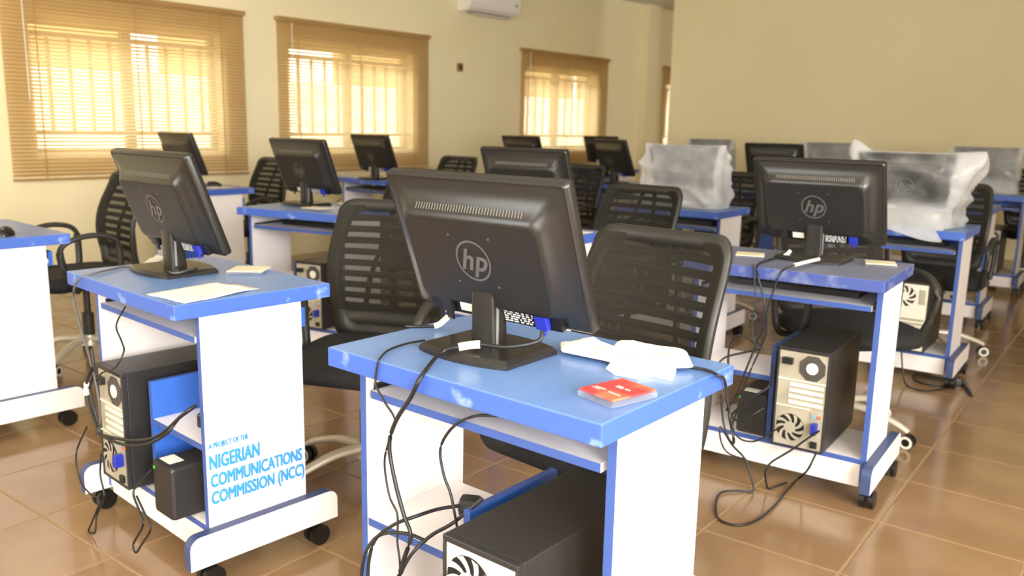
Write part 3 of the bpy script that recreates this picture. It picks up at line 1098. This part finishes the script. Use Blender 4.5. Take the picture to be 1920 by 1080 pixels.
# ------------------------------------------------------------------ chairs
def make_chair():
    r = thing('office_chair', 'x', 'chair', (0, 0, 0), 0, 'black mesh-back office chairs')

    def S(x, z, off=0.0):          # curved back surface; user looks towards -y
        t = (z - 0.5) / 0.43
        y = 0.205 + 0.085 * t - 0.035 * math.sin(math.pi * max(0, min(1, t * 1.2))) - 0.05 * (x / 0.22) ** 2
        return (x, y + off, z)

    def hw(z):
        t = (z - 0.50) / 0.43
        return 0.192 + 0.032 * math.sin(math.pi * (0.1 + 0.75 * t))
    # closed outline of the frame
    zt, zb, rc = 0.925, 0.45, 0.055
    outl = []
    for k in range(7):
        a = math.radians(90 - 15 * k)
        outl.append((hw(zt - rc) - rc + rc * math.cos(a), zt - rc + rc * math.sin(a)))
    for k in range(1, 9):
        z = zt - rc - (zt - zb - 2 * 0.04) * k / 9
        outl.append((hw(z), z))
    for k in range(7):
        a = math.radians(0 - 15 * k)
        outl.append((hw(zb + 0.04) - 0.04 + 0.04 * math.cos(a), zb + 0.04 + 0.04 * math.sin(a)))
    full = outl + [(-x, z) for x, z in reversed(outl)]
    cz = (zt + zb) / 2
    rings = []
    n = len(full)
    for i, (x, z) in enumerate(full):
        dx, dz = -x, (cz - z)
        fx, fz = (abs(x) - 0.042) / max(abs(x), 1e-4), 1 - 0.036 / max(abs(z - cz), 0.05) * (abs(z - cz) / 0.2)
        xi = x * (fx if abs(x) > 0.05 else 1.0)
        zi = cz + (z - cz) * (1 - 0.042 / 0.2375)
        rings.append([S(x, z, -0.006), S(xi, zi, -0.012), S(xi, zi, 0.012), S(x, z, 0.014)])
    fb = MB()
    v = [p for rg in rings for p in rg]
    f = [(i * 4 + j, i * 4 + (j + 1) % 4, ((i + 1) % n) * 4 + (j + 1) % 4, ((i + 1) % n) * 4 + j) for i in range(n) for j in range(4)]
    fb.add(v, f, 0, True)
    fb.build('backrest_frame', 'chair_black', r)
    for k in range(9):
        z = 0.858 - 0.037 * k
        w = hw(z) - 0.03
        rb = MB()
        q = 10
        hh = 0.0105
        rg = []
        for i in range(q + 1):
            x = -w + 2 * w * i / q
            sag = -0.010 * (1 - (x / w) ** 2) * (k / 8.0)
            rg.append([S(x, z + sag - hh, 0.0), S(x, z + sag + hh, 0.0), S(x, z + sag + hh, 0.009), S(x, z + sag - hh, 0.009)])
        rb.rings(rg, smooth=True)
        rb.build('rib', 'chair_black', r)
    for s in (-1, 1):
        MB().tube([S(s * 0.028, 0.905, 0.014), S(s * 0.05, 0.80, 0.016), S(s * 0.085, 0.66, 0.016), S(s * 0.115, 0.49, 0.016)], 0.010, 6).build('spine', 'chair_black', r)
    lo = MB()
    rg = []
    for i in range(11):
        x = -0.17 + 0.34 * i / 10
        rg.append([S(x, 0.470, -0.004), S(x, 0.548, -0.002), S(x, 0.548, 0.012), S(x, 0.470, 0.012)])
    lo.rings(rg)
    lo.build('lumbar_panel', 'chair_black', r)
    ms = MB()
    gx, gz = 14, 12
    vv, ff = [], []
    for j in range(gz + 1):
        z = 0.545 + (0.905 - 0.545) * j / gz
        w = hw(z) - 0.012 - 0.02 * max(0, (z - 0.88) / 0.025)
        for i in range(gx + 1):
            vv.append(S(-w + 2 * w * i / gx, z, -0.0135))
    for j in range(gz):
        for i in range(gx):
            a = j * (gx + 1) + i
            ff.append((a, a + 1, a + gx + 2, a + gx + 1))
    ms.add(vv, ff, 0, True)
    ms.build('mesh_panel', 'chair_mesh', r)
    # seat
    st = MB()
    prof = [(0.400, 0.86), (0.410, 0.96), (0.430, 1.0), (0.452, 0.97), (0.462, 0.88)]
    st.rings([[(x * k, y * k - 0.03, z - 0.012 * (1 if y < -0.15 else 0)) for x, y in rrect(0.46, 0.45, 0.10, 6)] for z, k in prof])
    st.build('seat', 'chair_fabric', r)
    MB().box(-0.10, 0.10, -0.12, 0.10, 0.372, 0.401).build('seat_plate', 'chair_black', r)
    bk = MB().tube(spline([(0, 0.06, 0.385), (0, 0.20, 0.385), (0, 0.245, 0.43), (0, 0.235, 0.53)], 5), 0.022, 8, flat=0.5)
    bk.build('back_bracket', 'chair_black', r)
    for s in (-1, 1):
        pts = spline([(s * 0.17, 0.06, 0.392), (s * 0.245, 0.06, 0.40), (s * 0.265, 0.07, 0.50), (s * 0.268, 0.06, 0.62), (s * 0.266, -0.02, 0.655), (s * 0.262, -0.12, 0.645),
                      (s * 0.258, -0.185, 0.60), (s * 0.252, -0.17, 0.50), (s * 0.235, -0.12, 0.405), (s * 0.17, -0.10, 0.392)], 5)
        MB().tube(pts, 0.017, 8, flat=0.75).build('armrest', 'chair_black', r)
    MB().cyl((0, 0, 0.12), (0, 0, 0.245), 0.027, n=14).cyl((0, 0, 0.245), (0, 0, 0.372), 0.016, n=12).build('gas_lift', 'chair_black', r)
    MB().cyl((0, 0, 0.085), (0, 0, 0.135), 0.045, 0.036, n=16).build('base_hub', 'leg_silver', r)
    for k in range(5):
        a = math.radians(72 * k + 20)
        c, s = math.cos(a), math.sin(a)
        pts = spline([(c * 0.03, s * 0.03, 0.118), (c * 0.13, s * 0.13, 0.115), (c * 0.24, s * 0.24, 0.085), (c * 0.285, s * 0.285, 0.064)], 4)
        nn = len(pts)
        lg = MB().tube(pts, [0.024 - 0.010 * i / (nn - 1) for i in range(nn)], 8, flat=0.7).build('base_leg', 'leg_silver', r)
        px, py = c * 0.285, s * 0.285
        ta = Vector((-s, c, 0))
        cw = MB()
        for q in (-1, 1):
            p0 = Vector((px, py, 0.027)) + ta * (0.006 * q)
            cw.cyl(p0, p0 + ta * (0.016 * q), 0.027, n=14)
        cw.cyl((px, py, 0.02), (px, py, 0.06), 0.008, n=8)
        w = cw.build('caster', 'black_plastic', r)
        for q in (-1, 1):
            rr = MB()
            p0 = Vector((px, py, 0.027)) + ta * (0.0223 * q)
            pr = [p0 + Vector((c, s, 0)) * (rad * math.cos(2 * math.pi * i / 16)) + Vector((0, 0, 1)) * (rad * math.sin(2 * math.pi * i / 16)) for i in range(16) for rad in (0.015, 0.025)]
            rr.add([tuple(p) for p in pr], [(2 * i, 2 * i + 1, (2 * i + 3) % 32, (2 * i + 2) % 32) for i in range(16)])
            rr.build('wheel_ring', 'ring_white', w)
    return r


CH = make_chair()
uc = []
CHAIR_LIST = [   # backrest x, y, rot, label   (backrest centre is about 0.22 behind the origin)
    (-1.14, 1.95, -4, 'black mesh-back chair right behind the front desk, right of its monitor'),
    (-2.19, 1.97, 24, 'black mesh-back chair with clear slots between the lettered desk and the front monitor'),
    (-1.26, 3.52, 48, 'black chair whose seat shows under the dusty desk with cream cases'),
    (-4.20, 2.00, -4, 'black chair with looped armrests behind the left-edge desk'),
    (-5.40, 3.68, 0, 'black chair standing against the wall between the first and second blinds'),
    (-3.68, 3.50, 8, 'black chair behind the askew desk, hidden by the front monitor'),
    (-5.08, 5.30, 0, 'black chair of which only a top corner shows above the front monitor'),
    (-3.62, 5.05, 0, 'black chair left of the mid-room chair, behind the second-row monitor'),
    (-2.13, 3.48, -2, 'black chair in mid-room directly behind the second-row monitor'),
    (-2.49, 5.17, 2, 'black chair right of the beige-looking wrapped monitor'),
    (-1.19, 5.21, 6, 'black chair behind the billowing plastic bag'),
    (-1.20, 8.12, 0, 'black chair in the last row at the right picture edge'),
]
for x, y, rz, lb in CHAIR_LIST:
    a = math.radians(rz)
    place(CH, uc, lb, (x + 0.22 * math.sin(a), y - 0.22 * math.cos(a), 0), rz)


# ------------------------------------------------------------------ small things
def make_keyboard():
    r = thing('keyboard', 'x', 'keyboard', (0, 0, 0), 0, 'black keyboards on the trays')
    MB().prism([(-0.075, 0), (0.075, 0), (0.075, 0.010), (-0.075, 0.022)], 'x', -0.215, 0.215).build('case', 'black_plastic', r, 0.002)
    k = MB()
    for row in range(6):
        y = -0.062 + 0.023 * row
        z = 0.0200 - 0.08 * (y + 0.06)
        for c in range(20):
            x = -0.205 + 0.0208 * c
            k.box(x, x + 0.0165, y, y + 0.017, z - 0.003, z + 0.004)
    k.build('keys', 'pc_black', r)['kind'] = 'stuff'
    return r


KB = make_keyboard()
uk = []
for key, x, lb in (('A', -0.04, 'black keyboard on the tray of the front desk'), ('C', 0.0, 'black keyboard on the tray of the dusty desk with cream cases'),
                   ('F', 0.03, 'black keyboard on the tray of the askew desk'), ('G', 0.04, 'black keyboard on the tray below the second blind'),
                   ('I', 0.0, 'black keyboard on the tray under the beige-looking wrapped monitor'), ('J', 0.0, 'black keyboard on the tray under the billowing bag')):
    place(KB, uk, lb, on_desk(key, x, 0.03, 0.6535), desk_rot(key))


def make_mouse():
    r = thing('computer_mouse', 'x', 'mouse', (0, 0, 0), 0, 'black computer mice')
    b = MB()
    rings = []
    for i in range(7):
        t = i / 6
        k = math.sqrt(max(0.0, 1 - (t * 0.97) ** 2))
        rings.append([(0.031 * k * math.cos(2 * math.pi * j / 18), 0.055 * k * math.sin(2 * math.pi * j / 18), 0.034 * t) for j in range(18)])
    b.rings(rings)
    b.build('shell', 'black_plastic', r)
    MB().cyl((-0.004, -0.03, 0.027), (0.004, -0.03, 0.027), 0.008, n=10).build('scroll_wheel', 'fan_grey', r)
    return r


MS = make_mouse()
um = []
for p, rz, lb in ((on_desk('D', 0.235, 0.03, H + 0.0005), 60, 'black mouse on the left-edge desk'),
                  (on_desk('E', 0.10, 0.06, H + 0.0015), -50, 'black mouse on the desk under the widest blind')):
    place(MS, um, lb, p, rz)
tag(MB().box(-0.05, 0.05, -0.03, 0.03, 0, 0.02).build('cable_adapter', 'black_plastic', None, 0.008), 'black adapter block at the edge of the left-edge desk', 'adapter')
o = bpy.data.objects['cable_adapter']
o.location = on_desk('D', 0.09, -0.04, H + 0.0005)
o.rotation_euler = (0, 0, 0.5)


def sheet(name, label, cat, pts, z, matname, curl=0.0, seed=0, res=14, thick=0.0012, amp=0.002, group=None):
    """a sheet spanned by four corner points (world xy), gently uneven, with real thickness"""
    a, b, c, d = [Vector((p[0], p[1], 0)) for p in pts]
    mb = MB()
    n = res

    def pt(i, j, off):
        s, t = i / n, j / n
        p = a * (1 - s) * (1 - t) + b * s * (1 - t) + c * s * t + d * (1 - s) * t
        q = Vector((p.x * 14 + seed, p.y * 14, seed))
        zz = z + amp * (0.6 + noise.noise(q)) * 1.2 + curl * max(0.0, s - 0.55) ** 2 * (0.4 + t) + off
        return (p.x, p.y, max(zz, z + off))
    v = [pt(i, j, thick) for j in range(n + 1) for i in range(n + 1)] + [pt(i, j, 0.0) for j in range(n + 1) for i in range(n + 1)]
    m = (n + 1) ** 2
    f = []
    for j in range(n):
        for i in range(n):
            k = j * (n + 1) + i
            f += [(k, k + 1, k + n + 2, k + n + 1), (m + k, m + k + n + 1, m + k + n + 2, m + k + 1)]
    edge = [i for i in range(n)] + [n + (n + 1) * j for j in range(n)] + [m - 1 - i for i in range(n)] + [(n + 1) * (n - j) for j in range(n)]
    for q in range(len(edge)):
        e0, e1 = edge[q], edge[(q + 1) % len(edge)]
        f.append((e0, m + e0, m + e1, e1))
    mb.add(v, f, 0, True)
    return tag(mb.build(name, matname), label, cat, group)


def pz(u, v, z=H):
    p = at_z(u, v, z)
    return (p.x, p.y)


# red disc case on the front desk
def disc_case(label, pts, z0, red=False, group='disc cases on the desks', hgt=0.010):
    c = [Vector((*p, 0)) for p in pts]
    ctr = sum(c, Vector()) / 4
    ux = ((c[1] - c[0]) + (c[2] - c[3])) / 2
    uy = ((c[3] - c[0]) + (c[2] - c[1])) / 2
    wx, wy = ux.length, uy.length
    ang = math.atan2(ux.y, ux.x)
    r = thing('disc_case', label, 'disc case', (ctr.x, ctr.y, z0), math.degrees(ang), group)
    MB().box(-wx / 2, wx / 2, -wy / 2, wy / 2, 0, hgt * 0.72).build('clear_tray', 'clear_case', r, 0.001)
    MB().box(-wx / 2 + 0.002, wx / 2 - 0.002, -wy / 2 + 0.002, wy / 2 - 0.002, hgt * 0.73, hgt).build('cover_card', 'cd_red' if red else 'cream_card', r, 0.0006)
    if red:
        pr = MB()
        for (x, y, w, h_) in ((-0.010, 0.004, 0.016, 0.003), (-0.010, 0.010, 0.012, 0.003), (0.010, 0.006, 0.010, 0.004), (-0.030, -0.022, 0.022, 0.003), (0.004, -0.026, 0.026, 0.0025), (-0.032, -0.028, 0.018, 0.002)):
            pr.box(x, x + w, y, y + h_, hgt + 0.0001, hgt + 0.0004)
        pr.build('cover_print', 'print_white', r)['kind'] = 'stuff'
    return r


def quad_at(cx, cy, w, h_, rz):
    a = math.radians(rz)
    c, s = math.cos(a), math.sin(a)
    return [(cx + c * x - s * y, cy + s * x + c * y) for x, y in ((-w / 2, -h_ / 2), (w / 2, -h_ / 2), (w / 2, h_ / 2), (-w / 2, h_ / 2))]


disc_case('red disc case lying on the front desk', [pz(1083, 735, H + 0.008), pz(1150, 758, H + 0.008), pz(1232, 738, H + 0.008), pz(1166, 713, H + 0.008)], H + 0.0005, True, hgt=0.014)
disc_case('cream disc case on the lettered desk', quad_at(-2.170, 1.385, 0.105, 0.10, 40), H + 0.0005)
disc_case('cream disc case left of the stand on the dusty desk', quad_at(-1.262, 2.815, 0.10, 0.09, 22), H + 0.0005)
disc_case('cream disc case right of the stand on the dusty desk', quad_at(-0.865, 2.968, 0.10, 0.09, 20), H + 0.0005)
disc_case('pale disc case near the stand on the askew desk', quad_at(-3.53, 2.66, 0.13, 0.10, 12), H + 0.0005)


# crumpled white papers on the front desk
def crumple(name, label, outline, z, hgt, seed, matname, cat):
    """lumpy folded paper: outline (world xy) lofted up to a smaller lid with creases"""
    c = sum((Vector((x, y, 0)) for x, y in outline), Vector()) / len(outline)
    dens = []
    m = len(outline)
    for i in range(m):
        p, q = Vector((*outline[i], 0)), Vector((*outline[(i + 1) % m], 0))
        for k in range(5):
            dens.append(p.lerp(q, k / 5))
    rings = []
    for (s, hz) in ((0.97, 0.0), (1.0, 0.30), (0.99, 0.70), (0.93, 0.96), (0.72, 1.05), (0.45, 0.98), (0.2, 1.0)):
        row = []
        for p in dens:
            q = c + (p - c) * s
            nz = noise.noise(Vector((q.x * 22 + seed, q.y * 22, seed))) + 0.5 * abs(noise.noise(Vector((q.x * 50, q.y * 50 + seed, 1))))
            row.append((q.x, q.y, z + max(0.0, hgt * hz * (1 + 0.55 * nz)) if hz else z))
        rings.append(row)
    return tag(MB().rings(rings, smooth=False).build(name, matname), label, cat)


crumple('crumpled_paper', 'long crumpled white paper on the front desk right of the stand',
        [pz(*q, H + 0.012) for q in ((1052, 656), (1130, 672), (1210, 692), (1250, 688), (1300, 686), (1288, 662), (1225, 650), (1165, 641), (1150, 652), (1108, 643), (1090, 638), (1050, 645))], H + 0.0075, 0.011, 3.0, 'paper', 'paper')
crumple('cotton_glove', 'crumpled white cloth tucked under the long paper on the front desk',
        [pz(*q, H + 0.004) for q in ((1136, 690), (1150, 700), (1195, 709), (1225, 704), (1262, 712), (1268, 695), (1235, 680), (1180, 678), (1145, 680))], H + 0.0005, 0.008, 9.0, 'paper', 'cloth')
sheet('paper_sheet', 'white paper sheet with curled corner on the lettered desk', 'paper', [pz(275, 553), pz(347, 571), pz(487, 543), pz(408, 531)], H + 0.0005, 'paper', seed=4, amp=0.003)
sheet('paper_sheet', 'small white paper behind the stand on the lettered desk', 'paper', [pz(268, 498), pz(286, 500), pz(312, 485), pz(294, 480)], H + 0.0005, 'paper', seed=6, amp=0.006)
sheet('paper_sheet', 'white paper behind the stand on the askew desk', 'paper', quad_at(-3.74, 2.905, 0.17, 0.04, 13), H + 0.0005, 'paper', seed=7, amp=0.006)
sheet('paper_sheet', 'white paper under the stand of the monitor before the second blind', 'paper', quad_at(-5.44, 4.62, 0.20, 0.15, 5), H + 0.0003, 'paper', seed=8)
sheet('paper_sheet', 'white paper under the mouse below the widest blind', 'paper', quad_at(-5.16, 3.06, 0.20, 0.17, 8), H + 0.0001, 'paper', seed=9, amp=0.0003, thick=0.0008)
sheet('paper_sheet', 'white paper on the desk hidden behind the front monitor', 'paper', quad_at(-2.10, 2.90, 0.14, 0.12, 10), H + 0.0005, 'paper', seed=10, amp=0.004)
sheet('paper_sheet', 'cream paper on the desk under the turned monitor', 'paper', quad_at(-4.06, 5.86, 0.18, 0.12, 0), H + 0.0005, 'paper_shade', seed=11, amp=0.012)


# ------------------------------------------------------------------ cables
def cable(label, pts, rad=0.0035, matname='cable', tags=(), name='cable', k=6):
    sp = spline(pts, k)
    mb = MB().tube(sp, rad, 6)
    o = tag(mb.build(name, matname), label, 'cable')
    for (a, b) in tags:
        n = len(sp) - 1
        sub = sp[int(a * n):int(b * n) + 1]
        MB().tube(sub, rad * 1.9, 8).build('cable_tag', 'tag_white', o)
    return o


def dk(key, pts):
    """pixels + local plane y -> world points in front of that desk"""
    out = []
    for (u, v, y) in pts:
        l = on_plane(key, u, v, y)
        out.append(on_desk(key, l.x, l.y, l.z))
    return out


def zz(pts, z):
    return [at_z(u, v, z) for u, v in pts]


# front desk: video cable with white tag, running over the base and down the back
vpA = MONITORS['A'].location
cable('thick black video cable with white tag running from the front monitor over the desk edge',
      [Vector((-0.944, 1.218, 0.812)), Vector((-0.944, 1.205, 0.795)), Vector((-0.985, 1.165, 0.784))] + [at_z(900, 646, 0.782), at_z(860, 651, 0.778), at_z(826, 662, 0.765)] + dk('A', [(790, 706, -0.231), (770, 745, -0.236), (742, 790, -0.236), (730, 835, -0.234), (740, 900, -0.236), (757, 965, -0.236), (770, 1005, -0.238), (757, 1050, -0.24), (745, 1095, -0.24), (742, 1150, -0.24)]),
      0.0042, 'cable', tags=((0.20, 0.27),))
cable('thin black cable leaving the base of the front monitor over the desk edge',
      [at_z(796, 638, H + 0.004), at_z(760, 645, H + 0.004), at_z(728, 657, H + 0.004)] + [on_desk('A', on_plane('A', 712, 678, -0.222).x, -0.2215, H + 0.005), on_desk('A', on_plane('A', 708, 684, -0.229).x, -0.229, H - 0.004)] + dk('A', [(704, 712, -0.230), (706, 726, -0.232), (722, 755, -0.234), (741, 790, -0.234), (728, 830, -0.234), (721, 870, -0.233), (730, 930, -0.234), (745, 965, -0.234), (745, 1015, -0.236), (750, 1060, -0.238), (748, 1130, -0.238)]),
      0.0022)
cable('short black power cable with white tag behind the front monitor',
      [Vector((-1.183, 1.218, 0.81)), Vector((-1.19, 1.235, 0.795)), at_z(842, 593, 0.775), at_z(820, 610, 0.762), at_z(790, 612, H + 0.004), at_z(760, 612, H + 0.004)], 0.0035, 'cable', tags=((0.45, 0.66),))
cable('black cable hanging from the keyboard tray of the front desk',
      dk('A', [(935, 780, -0.150), (890, 780, -0.158), (850, 800, -0.165), (826, 840, -0.168), (832, 890, -0.168), (846, 930, -0.167), (858, 995, -0.165)]), 0.0028)
cable('black power cord curving from the plug on the front desk shelf',
      dk('A', [(862, 948, -0.11), (820, 955, -0.150), (780, 968, -0.20), (740, 983, -0.225), (705, 1010, -0.236), (692, 1050, -0.24), (690, 1100, -0.24), (692, 1160, -0.24)]), 0.0036)
cable('black cord looping low from the shelf edge of the front desk',
      dk('A', [(905, 935, -0.13), (850, 980, -0.165), (810, 1003, -0.20), (775, 1035, -0.235), (752, 1075, -0.24), (745, 1120, -0.24), (745, 1170, -0.24)]), 0.0036)
cable('black cord bending round the left leg of the front desk',
      dk('A', [(800, 1015, -0.17), (760, 1000, -0.19), (715, 1002, -0.22), (688, 1030, -0.24), (678, 1075, -0.245), (676, 1130, -0.245)]), 0.0036)
cable('black cable beside the white cloth running over the front desk edge',
      [at_z(1258, 684, H + 0.008), at_z(1290, 688, H + 0.005), at_z(1325, 694, H + 0.005), at_z(1348, 705, H + 0.004), Vector((-0.666, 1.415, H - 0.02)), Vector((-0.664, 1.44, 0.66)), Vector((-0.68, 1.50, 0.58))] + dk('C', [(1350, 800, -0.34), (1352, 828, -0.29), (1366, 850, -0.265), (1400, 862, -0.255)]), 0.003)

# plug lying on the front desk's shelf
p = on_desk('A', -0.148, 0.005, 0.3725)
r = thing('power_plug', 'black three-pin plug lying on the front desk shelf', 'plug', p, 30)
MB().rings([[(x, y, z) for x, y in rrect(w, d, 0.008, 3)] for z, w, d in ((0, 0.044, 0.038), (0.018, 0.05, 0.044), (0.034, 0.042, 0.036))]).build('plug_body', 'cable', r)
for x, y, h_ in ((0.0, 0.012, 0.020), (-0.011, -0.008, 0.016), (0.011, -0.008, 0.016)):
    MB().box(x + 0.03, x + 0.03 + h_, y - 0.003, y + 0.003, 0.014, 0.020).build('pin', 'fan_grey', r)

# lettered desk
cable('grey cable curling across the lettered desk and down its back',
      zz([(370, 500), (330, 512)], H + 0.02) + zz([(300, 505), (265, 506), (238, 500), (210, 505), (180, 512)], H + 0.005) + dk('B', [(146, 525, -0.232), (138, 560, -0.236), (150, 610, -0.238), (165, 660, -0.238), (180, 720, -0.24), (188, 780, -0.24), (185, 820, -0.24)]),
      0.0032, 'cable_grey')
cable('black cord bundle behind the tower of the lettered desk',
      dk('B', [(172, 655, -0.236), (176, 700, -0.238), (168, 730, -0.24), (178, 770, -0.24), (186, 810, -0.24), (200, 818, -0.235), (255, 826, -0.232), (300, 815, -0.228), (345, 775, -0.20), (368, 760, -0.17)]), 0.0046)
cable('second black cord running from the tower to the shelf of the lettered desk',
      dk('B', [(182, 812, -0.243), (225, 832, -0.24), (270, 834, -0.236), (310, 815, -0.23), (335, 785, -0.20), (362, 765, -0.165)]), 0.0042)
cable('thin black cord looping to the floor behind the lettered desk',
      dk('B', [(163, 800, -0.25), (143, 850, -0.26), (150, 900, -0.262), (168, 925, -0.26), (186, 940, -0.258), (172, 980, -0.27), (166, 996, -0.27), (178, 998, -0.27), (182, 965, -0.262), (195, 930, -0.25), (188, 890, -0.246), (190, 850, -0.245)]), 0.0028)
cable('black cord loop dangling below the battery backup of the lettered desk',
      dk('B', [(285, 880, -0.212), (262, 905, -0.225), (250, 925, -0.235), (262, 960, -0.24), (268, 985, -0.242), (250, 1020, -0.245), (255, 1036, -0.245), (266, 1020, -0.244), (283, 990, -0.242), (270, 960, -0.242), (256, 930, -0.24)]), 0.003)
cable('thin black cord hanging behind the tray of the lettered desk',
      dk('B', [(235, 575, -0.160), (218, 610, -0.168), (228, 640, -0.19), (232, 660, -0.215), (215, 690, -0.235), (190, 700, -0.238), (178, 720, -0.238)]), 0.0024)
r = thing('power_strip', 'black power adapter cluster on the shelf of the lettered desk', 'adapter', on_desk('B', 0.205, -0.06, 0.3725), 20)
MB().box(-0.05, 0.05, -0.028, 0.028, 0, 0.04).build('block', 'cable', r, 0.006)
MB().box(-0.02, 0.035, -0.022, 0.022, 0.0402, 0.062).build('plug', 'cable', r, 0.005)
cable('white-tagged black plug lead behind the tower of the lettered desk', dk('B', [(172, 690, -0.246), (163, 715, -0.25), (162, 740, -0.25), (170, 770, -0.25), (182, 800, -0.25)]), 0.004, 'cable', tags=((0.30, 0.52),))

# dusty desk
cable('black cable from the base of the dusty desk\'s monitor over its edge',
      [at_z(1482, 470, H + 0.03), at_z(1470, 480, H + 0.012), at_z(1440, 488, H + 0.004)] + dk('C', [(1420, 498, -0.231), (1422, 520, -0.234), (1432, 560, -0.236), (1436, 600, -0.236), (1420, 640, -0.236), (1400, 690, -0.238), (1380, 740, -0.238), (1362, 770, -0.238)]), 0.0035, 'cable', tags=((0.0, 0.10),))
cable('second black cable over the edge of the dusty desk',
      [at_z(1535, 486, H + 0.02), at_z(1490, 497, H + 0.018)] + dk('C', [(1465, 510, -0.231), (1452, 540, -0.236), (1440, 580, -0.238), (1438, 620, -0.238), (1425, 655, -0.236), (1405, 700, -0.236), (1385, 760, -0.236), (1372, 800, -0.236)]), 0.0032, 'cable', tags=((0.0, 0.12),))
cable('thin black cable hanging beside the dusty desk\'s left panel',
      dk('C', [(1412, 495, -0.232), (1416, 560, -0.24), (1410, 610, -0.245), (1420, 650, -0.242), (1460, 655, -0.20)]), 0.0022)
cable('black cable arch left of the battery backup in the dusty desk',
      dk('C', [(1365, 690, -0.235), (1368, 650, -0.236), (1385, 628, -0.236), (1410, 640, -0.236), (1428, 652, -0.232), (1400, 660, -0.234), (1360, 670, -0.24), (1340, 690, -0.25)]), 0.0036)
cable('black cable bundle at the lower left of the dusty desk',
      dk('C', [(1450, 685, -0.215), (1445, 720, -0.21), (1420, 740, -0.23), (1390, 760, -0.235), (1372, 780, -0.236), (1390, 790, -0.236), (1415, 775, -0.225), (1432, 765, -0.20)]), 0.0042)
cable('black cable dropping from the lower left of the dusty desk to the floor loop',
      dk('C', [(1352, 740, -0.24), (1356, 790, -0.245), (1370, 830, -0.25), (1395, 858, -0.255), (1405, 885, -0.26)]) + zz([(1412, 920), (1380, 920), (1350, 925), (1342, 950), (1350, 975), (1385, 985), (1420, 975), (1450, 950), (1480, 915), (1500, 895)], 0.006) + dk('C', [(1515, 880, -0.26), (1530, 850, -0.235)]), 0.0036)
cable('black lead from the blue plug on the dusty desk\'s tower',
      dk('C', [(1536, 808, -0.238), (1510, 825, -0.24), (1485, 843, -0.245), (1465, 855, -0.25), (1445, 868, -0.255), (1435, 885, -0.26)]) + zz([(1440, 915), (1455, 912), (1475, 905)], 0.006), 0.0036)
cable('thin black cord across the lower left of the dusty desk',
      dk('C', [(1370, 700, -0.243), (1366, 760, -0.25), (1380, 815, -0.25), (1410, 828, -0.25), (1440, 815, -0.24), (1462, 800, -0.23)]), 0.003)

# aisle: cables and plug below the bagged monitor's desk
cable('black cables tangled on the floor under the billowing bag\'s desk',
      dk('J', [(1690, 640, -0.235), (1692, 690, -0.24)]) + zz([(1700, 722), (1730, 732), (1765, 730), (1795, 720), (1785, 712), (1740, 705), (1715, 700), (1720, 715), (1760, 724), (1800, 722), (1815, 735), (1822, 742), (1815, 728), (1800, 718)], 0.006), 0.004)
r = thing('power_plug', 'black plug on the aisle floor by the billowing bag\'s desk', 'plug', at_z(1792, 722, 0.0005), 20)
MB().rings([[(x, y, z) for x, y in rrect(w, d, 0.008, 3)] for z, w, d in ((0, 0.05, 0.04), (0.018, 0.055, 0.044), (0.036, 0.044, 0.036))]).build('plug_body', 'cable', r)
MB().cyl((0.026, 0, 0.018), (0.05, 0, 0.012), 0.008, 0.005, n=8).build('cord_sleeve', 'cable', r)

# askew desk
cable('thin black cable trailing on the askew desk', zz([(640, 372), (628, 380), (605, 384)], H + 0.004) + zz([(590, 386), (575, 384)], H + 0.004), 0.0025)
